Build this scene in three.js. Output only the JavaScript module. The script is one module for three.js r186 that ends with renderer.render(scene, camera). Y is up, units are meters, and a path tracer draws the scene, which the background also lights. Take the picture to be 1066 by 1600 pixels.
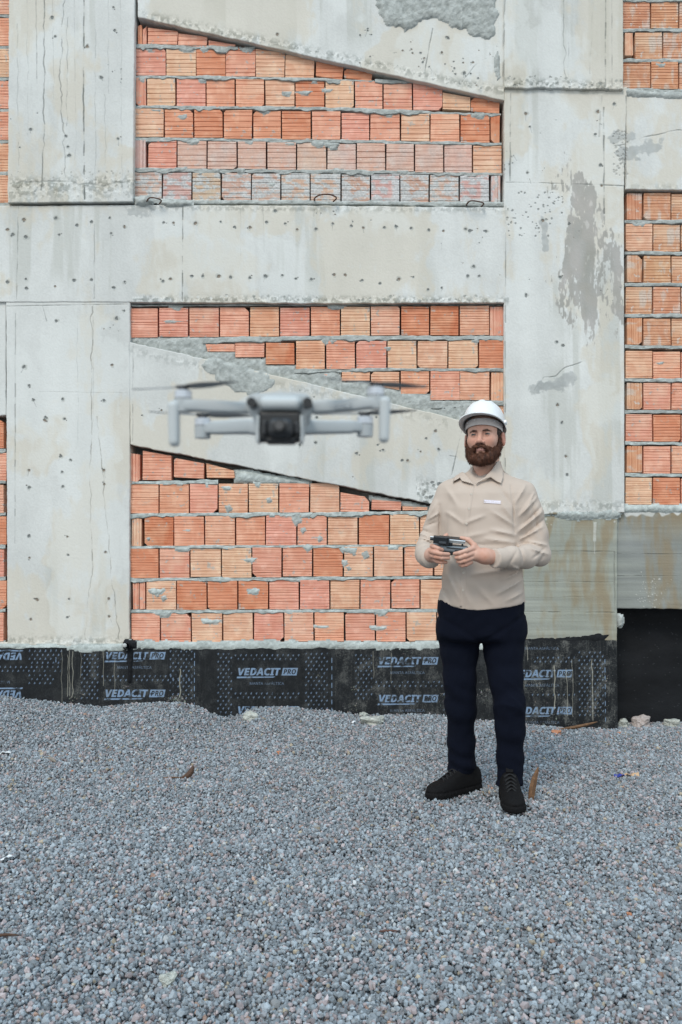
import * as THREE from 'three';
import { mergeGeometries } from 'three/addons/utils/BufferGeometryUtils.js';
import { RoundedBoxGeometry } from 'three/addons/geometries/RoundedBoxGeometry.js';

// ---------- camera, sky, sun, exposure ----------
const F = 1400, CX = 533, CY = 800, CAMY = 1.14, CAMZ = 5.83, PITCH = Math.atan(45 / F);
const scene = new THREE.Scene();
const camera = new THREE.PerspectiveCamera(2 * Math.atan(800 / F) * 180 / Math.PI, 1066 / 1600, 0.05, 400);
camera.position.set(0, CAMY, CAMZ);
camera.rotation.set(PITCH, 0, 0);
camera.focus = 4.25;
camera.userData.fStop = 6.6;
const renderer = new THREE.WebGLRenderer({ antialias: true });
renderer.setSize(682, 1024);
renderer.toneMapping = THREE.LinearToneMapping;
renderer.toneMappingExposure = 1.34;
renderer.shadowMap.enabled = true;
renderer.shadowMap.type = THREE.PCFSoftShadowMap;
{ // bright hazy open sky, bluer overhead, paler towards the horizon
  const w = 256, h = 128, d = new Float32Array(w * h * 4);
  for (let j = 0; j < h; j++) for (let i = 0; i < w; i++) {
    const el = ((j + 0.5) / h - 0.5) * Math.PI, t = Math.pow(Math.max(0, Math.sin(el)), 1.1), k = (j * w + i) * 4;
    const lo = [1.03, 1.03, 1.0], hi = [0.5, 0.86, 1.2];
    for (let c = 0; c < 3; c++) d[k + c] = el > 0 ? lo[c] + (hi[c] - lo[c]) * t : 0.3;
    d[k + 3] = 1;
  }
  const sky = new THREE.DataTexture(d, w, h, THREE.RGBAFormat, THREE.FloatType);
  sky.mapping = THREE.EquirectangularReflectionMapping; sky.magFilter = THREE.LinearFilter; sky.needsUpdate = true;
  scene.background = sky; scene.environment = sky;
}
const sun = new THREE.DirectionalLight(0xfff3e4, 1.4);
sun.position.set(-2.4, 7.2, 6.2); sun.target.position.set(0, 0.8, 0.8);
sun.castShadow = true; sun.shadow.radius = 36; sun.shadow.mapSize.set(2048, 2048);
Object.assign(sun.shadow.camera, { left: -6, right: 6, top: 6, bottom: -4, near: 0.5, far: 25 });
scene.add(sun, sun.target);

// ---------- small tools ----------
const V = (x, y, z) => new THREE.Vector3(x, y, z);
const cP = Math.cos(PITCH), sP = Math.sin(PITCH);
function at(px, py, z) {           // a measured spot of the photograph, on the upright plane at depth z
  const dx = (px - CX) / F, dy = (CY - py) / F, vy = dy * cP + sP, vz = dy * sP - cP, t = (z - CAMZ) / vz;
  return V(dx * t, CAMY + vy * t, z);
}
function pixel(X, Y) {             // the same backwards for the wall plane z = 0
  const y = Y - CAMY, z = -CAMZ, f = y * sP - z * cP, u = y * cP + z * sP;
  return [CX + F * X / f, CY - F * u / f];
}
function rng(seed) { let a = seed >>> 0; return () => { a = (a + 0x6D2B79F5) | 0; let t = Math.imul(a ^ (a >>> 15), 1 | a); t = (t + Math.imul(t ^ (t >>> 7), 61 | t)) ^ t; return ((t ^ (t >>> 14)) >>> 0) / 4294967296; }; }
const HT = new Float32Array(65536); { const r = rng(77); for (let i = 0; i < 65536; i++) HT[i] = r(); }
const hash2 = (i, j) => HT[((i * 374761 + j * 668265 + ((i * j) & 255) * 7919) & 65535)];
const hash3 = (i, j, k) => HT[((i * 374761 + j * 668265 + k * 958633) & 65535)];
const sm = t => t * t * (3 - 2 * t);
function n2(x, y) {
  const i = Math.floor(x), j = Math.floor(y), u = sm(x - i), v = sm(y - j);
  const a = hash2(i, j), b = hash2(i + 1, j), c = hash2(i, j + 1), d = hash2(i + 1, j + 1);
  return a + (b - a) * u + (c - a) * v + (a - b - c + d) * u * v;
}
function fbm(x, y, o = 4) { let s = 0, a = 0.5, t = 0; for (let k = 0; k < o; k++) { s += a * n2(x, y); t += a; x = x * 2.03 + 17.1; y = y * 2.03 + 5.7; a *= 0.5; } return s / t; }
function n3(x, y, z) {
  const i = Math.floor(x), j = Math.floor(y), k = Math.floor(z), u = sm(x - i), v = sm(y - j), w = sm(z - k);
  const L = (a, b, t) => a + (b - a) * t;
  return L(L(L(hash3(i, j, k), hash3(i + 1, j, k), u), L(hash3(i, j + 1, k), hash3(i + 1, j + 1, k), u), v),
    L(L(hash3(i, j, k + 1), hash3(i + 1, j, k + 1), u), L(hash3(i, j + 1, k + 1), hash3(i + 1, j + 1, k + 1), u), v), w);
}
const clamp = (x, a = 0, b = 1) => x < a ? a : x > b ? b : x;
const step = (a, b, x) => sm(clamp((x - a) / (b - a)));
const mix = (a, b, t) => a + (b - a) * t;
const lin = (r, g, b) => new THREE.Color().setRGB(r, g, b);
function lerpTable(tab, x) { // [[x, y], ...]
  if (x <= tab[0][0]) return tab[0][1];
  for (let i = 1; i < tab.length; i++) if (x <= tab[i][0]) return mix(tab[i - 1][1], tab[i][1], (x - tab[i - 1][0]) / (tab[i][0] - tab[i - 1][0]));
  return tab[tab.length - 1][1];
}
const taken = new Map();
function numbered(n) { const k = taken.get(n) || 0; taken.set(n, k + 1); return k ? n + '_' + String(k).padStart(3, '0') : n; }
function mesh(name, geo, mat, parent) { const m = new THREE.Mesh(geo, mat); m.name = parent === scene || !parent ? numbered(name) : name; m.castShadow = m.receiveShadow = true; (parent || scene).add(m); return m; }
function thing(name, label, category, pos, group) {
  const g = new THREE.Group(); g.name = numbered(name); g.userData = { label, category }; if (group) g.userData.group = group;
  if (pos) g.position.copy(pos); scene.add(g); return g;
}
function geoFrom(pos, idx, uv, col) {
  const g = new THREE.BufferGeometry(); g.setAttribute('position', new THREE.Float32BufferAttribute(pos, 3));
  if (uv) g.setAttribute('uv', new THREE.Float32BufferAttribute(uv, 2));
  if (col) g.setAttribute('color', new THREE.Float32BufferAttribute(col, 3));
  if (idx) g.setIndex(idx); g.computeVertexNormals(); return g;
}
function byteTex(w, h, fn, srgb, wrap = true) {
  const d = new Uint8Array(w * h * 4), o = [0, 0, 0];
  for (let j = 0; j < h; j++) for (let i = 0; i < w; i++) { fn(i, j, o); const k = (j * w + i) * 4; d[k] = clamp(o[0], 0, 255); d[k + 1] = clamp(o[1], 0, 255); d[k + 2] = clamp(o[2], 0, 255); d[k + 3] = 255; }
  const t = new THREE.DataTexture(d, w, h); t.magFilter = THREE.LinearFilter; t.minFilter = THREE.LinearMipmapLinearFilter; t.generateMipmaps = true;
  if (wrap) t.wrapS = t.wrapT = THREE.RepeatWrapping; if (srgb) t.colorSpace = THREE.SRGBColorSpace; t.needsUpdate = true; return t;
}
function canvasTex(c, srgb) { const t = new THREE.CanvasTexture(c); t.anisotropy = 8; if (srgb) t.colorSpace = THREE.SRGBColorSpace; return t; }
const mat = (o) => new THREE.MeshStandardMaterial(o);
// ---------- concrete: one colour and one relief sheet measured in metres on the facade ----------
const ROUGH = [[16, 212, 290, 286, 11, 0.8], [16, 212, 306, 304, 12, 0.5], [205, 795, 467, 469, 6, 0.9], [786, 974, 132, 139, 8, 1], [214, 790, 22, 144, 7, 0.8], [650, 740, 764, 780, 16, 1.1], [10, 204, 1000, 1002, 7, 0.7], [205, 795, 324, 327, 5, 0.6], [200, 700, 545, 660, 8, 0.4], [788, 976, 788, 790, 9, 0.6], [976, 1100, 290, 292, 5, 0.4]];
const FLOAT = [[836, 606, 892, 590, 8], [845, 603, 870, 604, 9], [975, 238, 1030, 226, 10], [206, 330, 228, 328, 10], [846, 340, 852, 385, 6], [960, 215, 985, 212, 8]];
const TX0 = -3.3, TW = 6.6, TY0 = -0.3, TH = 5.9, CW = 2048, CH = 1830;
const cnv = document.createElement('canvas'); cnv.width = CW; cnv.height = CH;
const bmp = document.createElement('canvas'); bmp.width = CW; bmp.height = CH;
const cc = cnv.getContext('2d'), bc = bmp.getContext('2d');
{
  const a = cc.createImageData(CW, CH), b = bc.createImageData(CW, CH);
  for (let j = 0; j < CH; j++) { const rowY = pixel(0, TY0 + (1 - j / CH) * TH)[1], rough = ROUGH.filter(q => rowY > Math.min(q[2], q[3]) - q[4] * 3 && rowY < Math.max(q[2], q[3]) + q[4] * 3), floats = FLOAT.filter(q => Math.abs(rowY - (q[1] + q[3]) / 2) < Math.abs(q[1] - q[3]) / 2 + q[4] * 2.2); for (let i = 0; i < CW; i++) {
    const X = TX0 + i / CW * TW, Y = TY0 + (1 - j / CH) * TH, k = (j * CW + i) * 4;
    const [px, py] = pixel(X, Y);
    const big = fbm(X * 0.8 + 3, Y * 0.8, 3) - 0.5, st = fbm(X * 9, Y * 1.1 + 9, 3) - 0.5, fine = n2(X * 130, Y * 130) - 0.5, mid = fbm(X * 5.3, Y * 5.3 + 40, 4) - 0.5;
    let l = 200 + big * 18 + st * 15 + mid * 14 + fine * 8, r = l, g = l + 1, bl = l - 3;
    const runs = step(0.5, 0.66, fbm(X * 15, Y * 0.9 + 3, 4) + (fbm(X * 60, Y * 6, 2) - 0.5) * 0.12) * step(0.42, 0.6, fbm(X * 1.7 + 60, Y * 1.3, 3)) * 0.38;
    r = mix(r, 168, runs); g = mix(g, 169, runs); bl = mix(bl, 160, runs);
    // faint tan film left by the shuttering, with a ragged outline
    const wx = X + (fbm(X * 5, Y * 5, 3) - 0.5) * 0.35, wy = Y + (fbm(X * 5 + 30, Y * 5, 3) - 0.5) * 0.5;
    const tan = step(0.5, 0.64, fbm(wx * 2.9 + 11, wy * 1.7 + 2, 5) + (fbm(X * 40, Y * 14, 3) - 0.5) * 0.16) * 0.5;
    r = mix(r, 200, tan); g = mix(g, 190, tan); bl = mix(bl, 171, tan);
    const pale = step(0.56, 0.66, fbm(wx * 3.4 - 8, wy * 1.4 + 21, 4) + (fbm(X * 50, Y * 9, 2) - 0.5) * 0.1) * 0.4;
    r = mix(r, 214, pale); g = mix(g, 216, pale); bl = mix(bl, 212, pale);
    let hgt = 150 + fine * 16 + mid * 34;
    // crumbly, sandy bands where one pour meets the next
    for (const [x0, x1, ya, yb, hw, am] of rough) if (px > x0 && px < x1) {
      const e = (py - mix(ya, yb, (px - x0) / (x1 - x0))) / hw; if (e * e > 6) continue;
      const m = Math.exp(-e * e) * am, q = fbm(X * 48, Y * 40, 4), q2 = step(0.46, 0.6, q) * m, q3 = step(0.6, 0.72, fbm(X * 60 + 9, Y * 60, 3)) * m;
      r -= q2 * 46 - q3 * 20; g -= q2 * 44 - q3 * 20; bl -= q2 * 44 - q3 * 20; hgt += (q - 0.55) * 260 * m;
    }
    // grey floated repairs with a ragged edge
    for (const [ax, ay, bx, by, hw] of floats) {
      const ex = bx - ax, ey = by - ay, t = clamp(((px - ax) * ex + (py - ay) * ey) / (ex * ex + ey * ey)), dd = Math.hypot(px - ax - ex * t, py - ay - ey * t) / hw; if (dd > 2) continue;
      const m = step(0.38, 0.66, 1 - dd * 0.55 + (fbm(X * 26, Y * 26, 5) - 0.5) * 1.5) * 0.62, q = fbm(X * 30, Y * 30, 3) - 0.5;
      r = mix(r, 156 + q * 30, m); g = mix(g, 159 + q * 30, m); bl = mix(bl, 157 + q * 30, m); hgt = mix(hgt, 185 + q * 60, m);
    }
    // wet looking grey run on the tall column
    if (px > 840 && px < 985 && py > 195 && py < 545) {
      const band = lerpTable([[195, 0], [215, 0.16], [290, 0.46], [330, 0.38], [370, 0.62], [430, 0.78], [490, 0.7], [545, 0]], py);
      const cx = lerpTable([[200, 868], [260, 880], [330, 915], [400, 925], [545, 925]], py), hw = lerpTable([[200, 8], [240, 14], [300, 42], [340, 45], [380, 52], [470, 56], [545, 46]], py);
      const shp = band - Math.pow(Math.abs(px - cx) / hw, 2) * 0.55 + (fbm(X * 16, Y * 3.2, 5) - 0.5) * 1.5 + (fbm(X * 70, Y * 26, 3) - 0.5) * 0.8;
      const m = step(0.3, 0.42, shp) * 0.75;
      const bl2 = fbm(X * 11 + 5, Y * 6, 3);
      const sp = step(0.62, 0.72, fbm(X * 34, Y * 14 + 7, 4)) * 26; r = mix(r, 130 + bl2 * 40 + sp, m); g = mix(g, 130 + bl2 * 34 + sp, m); bl = mix(bl, 122 + bl2 * 38 + sp, m);
    }
    // plank-cast foot of the column and low beam on its flank: greener, with brown seepage
    if (py > 800 && px > 640) {
      const e = step(800, 803, py + (n2(X * 30, Y * 4) - 0.5) * 12);
      const wood = fbm(X * 1.6, Y * 46, 3) - 0.5, base = px > 965 ? 138 : 152;
      let R = base + wood * 26 + mid * 20, G = base + 3 + wood * 26 + mid * 20, B = base - (px > 965 ? 2 : 7) + wood * 22 + mid * 22;
      let br = step(0.48, 0.74, fbm(X * 7 + 3 + (fbm(X * 3, Y * 3, 2) - 0.5), Y * 0.9, 4) + (fbm(X * 36, Y * 9, 3) - 0.5) * 0.3) * 0.6;
      br = Math.max(br, step(0.45, 0.62, fbm(X * 10 + 31, Y * 2.2, 4)) * 0.75 * (py < 850 ? 1 - (py - 800) / 52 : 0));
      R = mix(R, 138, br); G = mix(G, 118, br); B = mix(B, 88, br);
      r = mix(r, R, e); g = mix(g, G, e); bl = mix(bl, B, e);
      hgt = mix(hgt, 140 + wood * 70 + fine * 14, e);
    }
    a.data[k] = r; a.data[k + 1] = g; a.data[k + 2] = bl; a.data[k + 3] = 255;
    b.data[k] = b.data[k + 1] = b.data[k + 2] = hgt; b.data[k + 3] = 255;
  } }
  cc.putImageData(a, 0, 0); bc.putImageData(b, 0, 0);
}
const TPM = CW / TW;                                   // texels per metre
function tx(px, py) { const p = at(px, py, 0); return [(p.x - TX0) * TPM, (1 - (p.y - TY0) / TH) * CH]; }
const RT = rng(5);
function pathOn(ctx, pts) { ctx.beginPath(); pts.forEach((p, i) => { const q = tx(p[0], p[1]); i ? ctx.lineTo(q[0], q[1]) : ctx.moveTo(q[0], q[1]); }); }
function wob(pts, amp, n = 34) {
  const o = []; const s = RT() * 100;
  for (let i = 0; i < pts.length - 1; i++) for (let k = 0; k < n; k++) { const t = k / n, x = mix(pts[i][0], pts[i + 1][0], t), y = mix(pts[i][1], pts[i + 1][1], t); o.push([x + (fbm(x * 0.07 + s, y * 0.07, 4) - 0.5) * amp * 2.2, y + (fbm(x * 0.07 - s, y * 0.07 + 9, 4) - 0.5) * amp * 2]); }
  o.push(pts[pts.length - 1]); return o;
}
function crack(pts, w, alpha = 0.6, amp = 2, col = '70,74,70', deep = 30) {
  w *= 0.8; alpha *= 0.72; const p = wob(pts, amp);
  for (let i = 0; i < p.length - 1; i++) {
    const k = clamp(fbm(p[i][0] * 0.06 + 3, p[i][1] * 0.06 + pts[0][0], 4) * 3.2 - 0.85, 0.06, 1.15), q = [p[i], p[i + 1]];
    pathOn(cc, q); cc.strokeStyle = `rgba(${col},${Math.min(1, alpha * k)})`; cc.lineWidth = w * (0.7 + k * 0.7); cc.stroke();
    pathOn(bc, q); bc.strokeStyle = `rgba(${deep},${deep},${deep},${Math.min(1, alpha * k * 1.3)})`; bc.lineWidth = w * 1.6; bc.stroke();
  }
}
function blot(px, py, r, col, alpha, deep) {
  const [x, y] = tx(px, py), n = 11, s = RT() * 50;
  for (const [ctx, fill] of [[cc, `rgba(${col},${alpha})`], [bc, deep === undefined ? null : `rgba(${deep},${deep},${deep},0.95)`]]) {
    if (!fill) continue;
    ctx.beginPath();
    for (let k = 0; k < n; k++) { const a = k / n * 6.283, q = r * 1.3 * (0.55 + 0.9 * n2(Math.cos(a) * 1.4 + s, Math.sin(a) * 1.4)); ctx.lineTo(x + Math.cos(a) * q, y + Math.sin(a) * q); }
    ctx.fillStyle = fill; ctx.fill();
  }
}
function pit(px, py, r = 3) {
  r *= 0.78; blot(px, py, r * 1.7, '150,152,146', 0.4);
  blot(px + (RT() - 0.5), py + (RT() - 0.5), r, RT() < 0.3 ? '118,104,90' : '104,108,106', 0.8, 12);
  if (RT() < 0.5) blot(px + (RT() - 0.5) * 9, py + (RT() - 0.5) * 7, r * 0.5, '96,98,95', 0.8, 30);
  if (RT() < 0.25) crack([[px, py], [px + (RT() - 0.5) * 10, py + 4 + RT() * 8]], 0.8, 0.45, 1);
}
const pitRows = [12, 359, 20, 366, 38, 343, 41, 371, 88, 341, 93, 367, 121, 352, 143, 347, 172, 341, 174, 365, 195, 354, 256, 348, 271, 349, 306, 349, 345, 347, 367, 355, 391, 356, 417, 348, 446, 350, 464, 359, 494, 358, 520, 350,
  12, 441, 41, 436, 42, 451, 86, 448, 116, 438, 143, 437, 178, 450, 195, 441, 255, 440, 267, 436, 300, 432, 317, 432, 342, 431, 361, 433, 391, 434, 415, 432, 441, 431, 463, 436, 487, 437, 523, 430,
  549, 353, 568, 356, 601, 356, 619, 354, 643, 357, 670, 360, 693, 361, 728, 358, 734, 361, 760, 362, 540, 430, 566, 438, 594, 443, 624, 436, 646, 433, 669, 453, 691, 450, 731, 432, 749, 432, 740, 417,
  88, 501, 175, 571, 194, 486, 182, 497, 73, 654, 101, 654, 38, 573, 45, 603, 52, 625, 162, 626, 71, 652, 98, 624, 45, 838, 105, 839, 165, 863, 46, 872, 106, 867, 45, 735, 97, 738, 98, 760, 45, 762, 58, 937, 108, 936, 170, 936, 170, 963, 105, 965, 48, 968, 162, 735, 163, 757, 95, 713, 110, 719, 70, 657,
  822, 178, 828, 199, 934, 175, 930, 211, 938, 258, 824, 270, 960, 163, 848, 345, 870, 535, 822, 461, 876, 434, 880, 540, 871, 633, 878, 661, 884, 713, 886, 742, 890, 350, 940, 290,
  105, 215, 108, 232, 138, 75, 160, 124, 179, 15, 181, 51, 186, 219, 110, 245, 50, 205, 83, 31, 88, 60, 434, 55, 698, 60, 690, 84, 700, 60, 725, 115, 430, 330];
for (let i = 0; i < pitRows.length; i += 2) pit(pitRows[i], pitRows[i + 1], 2 + RT() * 1.4);
for (let c = 0; c < 46; c++) { const x = RT() * 1066, y = RT() * 800, n = 1 + RT() * RT() * 9; for (let i = 0; i < n; i++) pit(x + (RT() + RT() - 1) * 34, y + (RT() + RT() - 1) * 22, 0.6 + RT() * RT() * 1.3); }
for (let i = 0; i < 26; i++) { const t = RT(); pit(560 + t * 190, 40 + t * 60 + RT() * 40, 1 + RT()); pit(215 + t * 480, 580 + t * 90 + RT() * 70, 1.2 + RT() * 1.6); }
// shuttering lines and hairline cracks
crack([[133, -30], [132, 150], [134, 314]], 2.2, 0.75, 1); crack([[72, -30], [71, 130], [70, 240], [66, 300]], 1.7, 0.6, 3); crack([[58, -20], [60, 135]], 1.4, 0.5, 1);
crack([[101, 0], [96, 120], [100, 210], [105, 290]], 1.5, 0.5, 4); crack([[107, 30], [106, 200]], 1.2, 0.4, 3); crack([[150, 40], [151, 300]], 1, 0.28, 2); crack([[30, 40], [31, 300]], 1, 0.3, 3); crack([[165, 150], [166, 280]], 1, 0.25, 3);
for (const x of [44, 84, 118, 170, 190]) crack([[x, -20], [x + 2, 120 + RT() * 180]], 0.9, 0.22, 2);
crack([[20, 288], [80, 286], [160, 292], [205, 285]], 3, 0.5, 5, '120,122,116', 60);
crack([[286, 322], [285, 470]], 1.8, 0.7, 0.6); crack([[148, 350], [147, 468]], 1.3, 0.4, 1); crack([[29, 322], [26, 468]], 1.5, 0.45, 1); crack([[376, 322], [376, 400]], 0.9, 0.3, 1); crack([[411, 322], [413, 395]], 0.9, 0.3, 1);
crack([[143, 478], [144, 640], [141, 760], [144, 880], [133, 1000]], 1.4, 0.6, 3, '96,92,80'); crack([[152, 650], [160, 740], [170, 850], [178, 930], [186, 1000]], 1.4, 0.62, 3, '96,92,80');
crack([[24, 478], [23, 850]], 1.6, 0.5, 0.7); crack([[120, 480], [122, 700]], 0.8, 0.25, 2); crack([[66, 478], [73, 502]], 1.2, 0.6, 0.5); crack([[145, 478], [146, 660]], 1, 0.3, 1);
crack([[10, 478], [200, 475]], 1.5, 0.5, 0.4); crack([[60, 612], [200, 614]], 0.8, 0.22, 1);
crack([[798, 146], [797, 284]], 2.4, 0.6, 0.8); crack([[943, 168], [944, 335]], 2.6, 0.65, 0.8); crack([[940, 150], [936, 215]], 3.6, 0.4, 0.8, '118,120,116'); crack([[790, 285], [900, 288], [976, 291]], 1.6, 0.65, 0.8); crack([[978, 150], [979, 292]], 1.6, 0.5, 0.8);
crack([[835, 610], [850, 590], [868, 588], [884, 575], [908, 566], [925, 556]], 1.6, 0.55, 2); crack([[958, 228], [985, 224], [1010, 213], [1055, 203], [1090, 206]], 1.8, 0.55, 2);
crack([[790, 322], [789, 800]], 1.7, 0.55, 1); crack([[663, 118], [676, 45]], 1.5, 0.65, 0.6); crack([[715, 138], [745, 100], [760, 92]], 1.3, 0.4, 2);
crack([[788, -20], [786, 140]], 2, 0.5, 0.8); crack([[945, -10], [944, 140]], 2.2, 0.55, 0.8); crack([[880, -10], [882, 140]], 1.4, 0.4, 3); crack([[888, 40], [886, 130]], 1, 0.35, 2); crack([[954, 0], [955, 138]], 1.3, 0.4, 0.6); crack([[925, 0], [920, 120]], 1, 0.25, 2);
crack([[208, 536], [207, 690]], 1.5, 0.45, 1); crack([[722, 672], [706, 742]], 1.6, 0.7, 0.5); crack([[703, 712], [716, 714]], 1.4, 0.6, 0.4); crack([[225, 640], [420, 690]], 0.8, 0.2, 2);
for (const y of [862, 910, 957]) { crack([[690, y - 2], [830, y - 1], [962, y]], 1.5, 0.6, 1, '88,90,80'); }
crack([[700, 936], [962, 932]], 1, 0.3, 1.4, '100,100,90'); crack([[961, 862], [962, 955]], 2, 0.5, 0.8, '96,98,90');
crack([[966, 865], [1100, 866]], 1.4, 0.5, 1); crack([[966, 900], [1100, 901]], 1.4, 0.5, 1);
// cement runs and pale splashes on the plank-cast foot
crack([[931, 816], [930, 846]], 5, 0.75, 0.6, '206,208,204', 190); crack([[930, 846], [930, 866]], 1.8, 0.6, 0.3, '200,202,198', 190);
for (let i = 0; i < 70; i++) blot(1018 + (RT() + RT() + RT() - 1.5) * 26, 930 + (RT() + RT() + RT() - 1.5) * 34, 0.4 + RT() * RT() * 1.3, '196,194,184', 0.75, 200);
for (let i = 0; i < 50; i++) blot(820 + RT() * 150, 798 + RT() * RT() * 26, 0.8 + RT() * 1.6, '200,202,196', 0.6, 190);
// crumbly lines where the pours meet
for (let i = 0; i < 60; i++) { blot(215 + RT() * 570, 462 + RT() * 9, 0.8 + RT() * 1.8, RT() < 0.5 ? '120,124,118' : '206,208,204', 0.5, 40 + RT() * 160); }
for (let i = 0; i < 40; i++) { const t = RT(); blot(790 + t * 180, 122 + RT() * 16 + t * 4, 0.8 + RT() * 1.8, '128,130,124', 0.5, 40 + RT() * 120); }
for (let i = 0; i < 40; i++) { blot(20 + RT() * 188, 270 + RT() * RT() * 46, 0.6 + RT() * 1.2, '138,138,130', 0.42, 70 + RT() * 80); }
for (let i = 0; i < 40; i++) { const t = RT(); blot(215 + t * 560, 36 + t * 112 - RT() * 12, 0.8 + RT() * 1.6, '150,152,146', 0.5, 60 + RT() * 120); }
for (let i = 0; i < 40; i++) blot(660 + RT() * 60, 752 + RT() * 34 + (RT() - 0.5) * 6, 1 + RT() * 2.4, RT() < 0.6 ? '140,142,136' : '80,84,82', 0.6, RT() * 120);
for (let i = 0; i < 60; i++) blot(790 + RT() * 90, 300 + RT() * 70, 0.6 + RT() * 1.2, '110,114,110', 0.6, 50);
// grey floated repair on the column and on the side beam
for (let i = 0; i < 60; i++) blot(958 + RT() * 24, 205 + RT() * 70, 0.8 + RT() * 1.4, '130,130,124', 0.4, 70);
const concreteMat = mat({ map: canvasTex(cnv, true), bumpMap: canvasTex(bmp, false), bumpScale: 0.009, roughness: 0.92 });

// ---------- mortar and rough backing ----------
const mortarMap = byteTex(512, 512, (i, j, o) => { const a = fbm(i / 32, j / 32, 5), f = HT[(i * 71 + j * 557) & 65535], l = 164 + (a - 0.5) * 62 + (f - 0.5) * 22; o[0] = l - 1; o[1] = l + 3; o[2] = l - 1; }, true);
const mortarBump = byteTex(512, 512, (i, j, o) => { const l = fbm(i / 14, j / 14, 4) * 200 + HT[(i * 71 + j * 557) & 65535] * 40; o[0] = o[1] = o[2] = l; }, false);
const mortarMat = mat({ map: mortarMap, bumpMap: mortarBump, bumpScale: 0.004, roughness: 0.95 });
const paleMortarMat = mat({ map: mortarMap, color: lin(1.14, 1.18, 1.19), bumpMap: mortarBump, bumpScale: 0.004, roughness: 0.95 });

// ---------- bricks: an atlas of 64 fired faces ----------
const AT = 2048, TILE = 256;
const tone = []; // average colour of each tile
{ const r = rng(31);
  for (let t = 0; t < 64; t++) {
    const row = t >> 3; let c;
    if (row < 4) { const q = r(); c = q < 0.75 ? [216 + r() * 4, 152 + r() * 6, 126 + r() * 6] : q < 0.9 ? [217, 160 + r() * 6, 131 + r() * 6] : [213, 145 + r() * 5, 113 + r() * 5]; if (t >= 28) c = [198, 114 + r() * 8, 86]; if (t >= 20 && t < 26) c = [218, 169 + r() * 6, 140 + r() * 6]; if (t === 26 || t === 27) c = [208, 138, 105]; }
    else if (row === 4) c = [208 + r() * 6, 152 + r() * 8, 130 + r() * 8];
    else if (row < 7) c = [192 + r() * 12, 140 + r() * 20, 115 + r() * 20];
    else c = [202 + r() * 6, 144 + r() * 10, 114 + r() * 10];
    tone.push(c);
  } }
const brickMap = byteTex(AT, AT, (i, j, o) => {
  const ti = i >> 8, tj = j >> 8, t = tj * 8 + ti, u = (i & 255) / 256, v = (j & 255) / 256, c = tone[t], row = tj;
  const s1 = fbm(u * 3 + t * 7.3, v * 2.2 + t * 3.1, 4) - 0.5, line = n2(u * 3 + t, v * 58 + t * 5) - 0.5, fine = HT[(i * 193 + j * 911) & 65535] - 0.5, blot2 = step(0.5, 0.7, fbm(u * 5 + t * 2.7, v * 3.4 + t * 9, 4)) * 12;
  let R = c[0] + s1 * 18 + line * 16 + fine * 10 + blot2 * 0.5, G = c[1] + s1 * 30 + line * 19 + fine * 10 + blot2, B = c[2] + s1 * 34 + line * 19 + fine * 10 + blot2;
  const flash = step(0.55, 0.72, fbm(u * 1.7 + t * 1.9, v * 1.7 + 40 + t, 3)) * (t % 4 === 0 ? 0.3 : 0.12);       // redder or paler firing
  if (t % 2) { R = mix(R, 196, flash); G = mix(G, 122, flash); B = mix(B, 92, flash); } else { R = mix(R, 226, flash); G = mix(G, 196, flash); B = mix(B, 168, flash); }
  let cem = step(0.71, 0.76, fbm(u * 9 + t * 5, v * 8 + t * 2, 4)) * (t % 3 ? 0.6 : 0.2);                                             // mortar smudges
  if (row === 4) cem = Math.max(cem, 0.12 + 0.5 * fbm(u * 4 + t, v * 3, 3));
  if (row === 5 || row === 6) cem = Math.max(cem, (0.3 + 0.62 * step(row === 5 ? 0.3 : 0.4, row === 5 ? 0.56 : 0.64, fbm(u * 5 + t * 3.3, v * 9 + t, 5) + (fbm(u * 30, v * 40 + t, 3) - 0.5) * 0.3)));
  if (row === 7) cem = Math.max(cem, step(0.5, 0.7, fbm(u * 6 + t * 4, v * 2 + t, 4)) * 0.5);
  const cl = (row === 7 ? 205 : row >= 5 ? 190 : row === 4 ? 198 : 172) + (fbm(u * 22, v * 22 + t, 3) - 0.5) * 60;
  R = mix(R, cl - 2, cem); G = mix(G, cl + 1, cem); B = mix(B, cl, cem);
  o[0] = R; o[1] = G; o[2] = B;
}, true);
const brickBump = byteTex(AT, AT, (i, j, o) => {
  const ti = i >> 8, tj = j >> 8, t = tj * 8 + ti, u = (i & 255) / 256, v = (j & 255) / 256;
  let h = 90 + (n2(u * 2 + t, v * 62 + t * 5) - 0.5) * 80 + (HT[(i * 193 + j * 911) & 65535] - 0.5) * 20;
  if (tj === 5 || tj === 6) h += step(0.38, 0.6, fbm(u * 4.5 + t * 3.3, v * 8 + t, 5)) * 110 * fbm(u * 26, v * 26 + t, 3);
  o[0] = o[1] = o[2] = h;
}, false);
const brickMat = mat({ map: brickMap, bumpMap: brickBump, bumpScale: 0.004, roughness: 0.9 });

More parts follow.
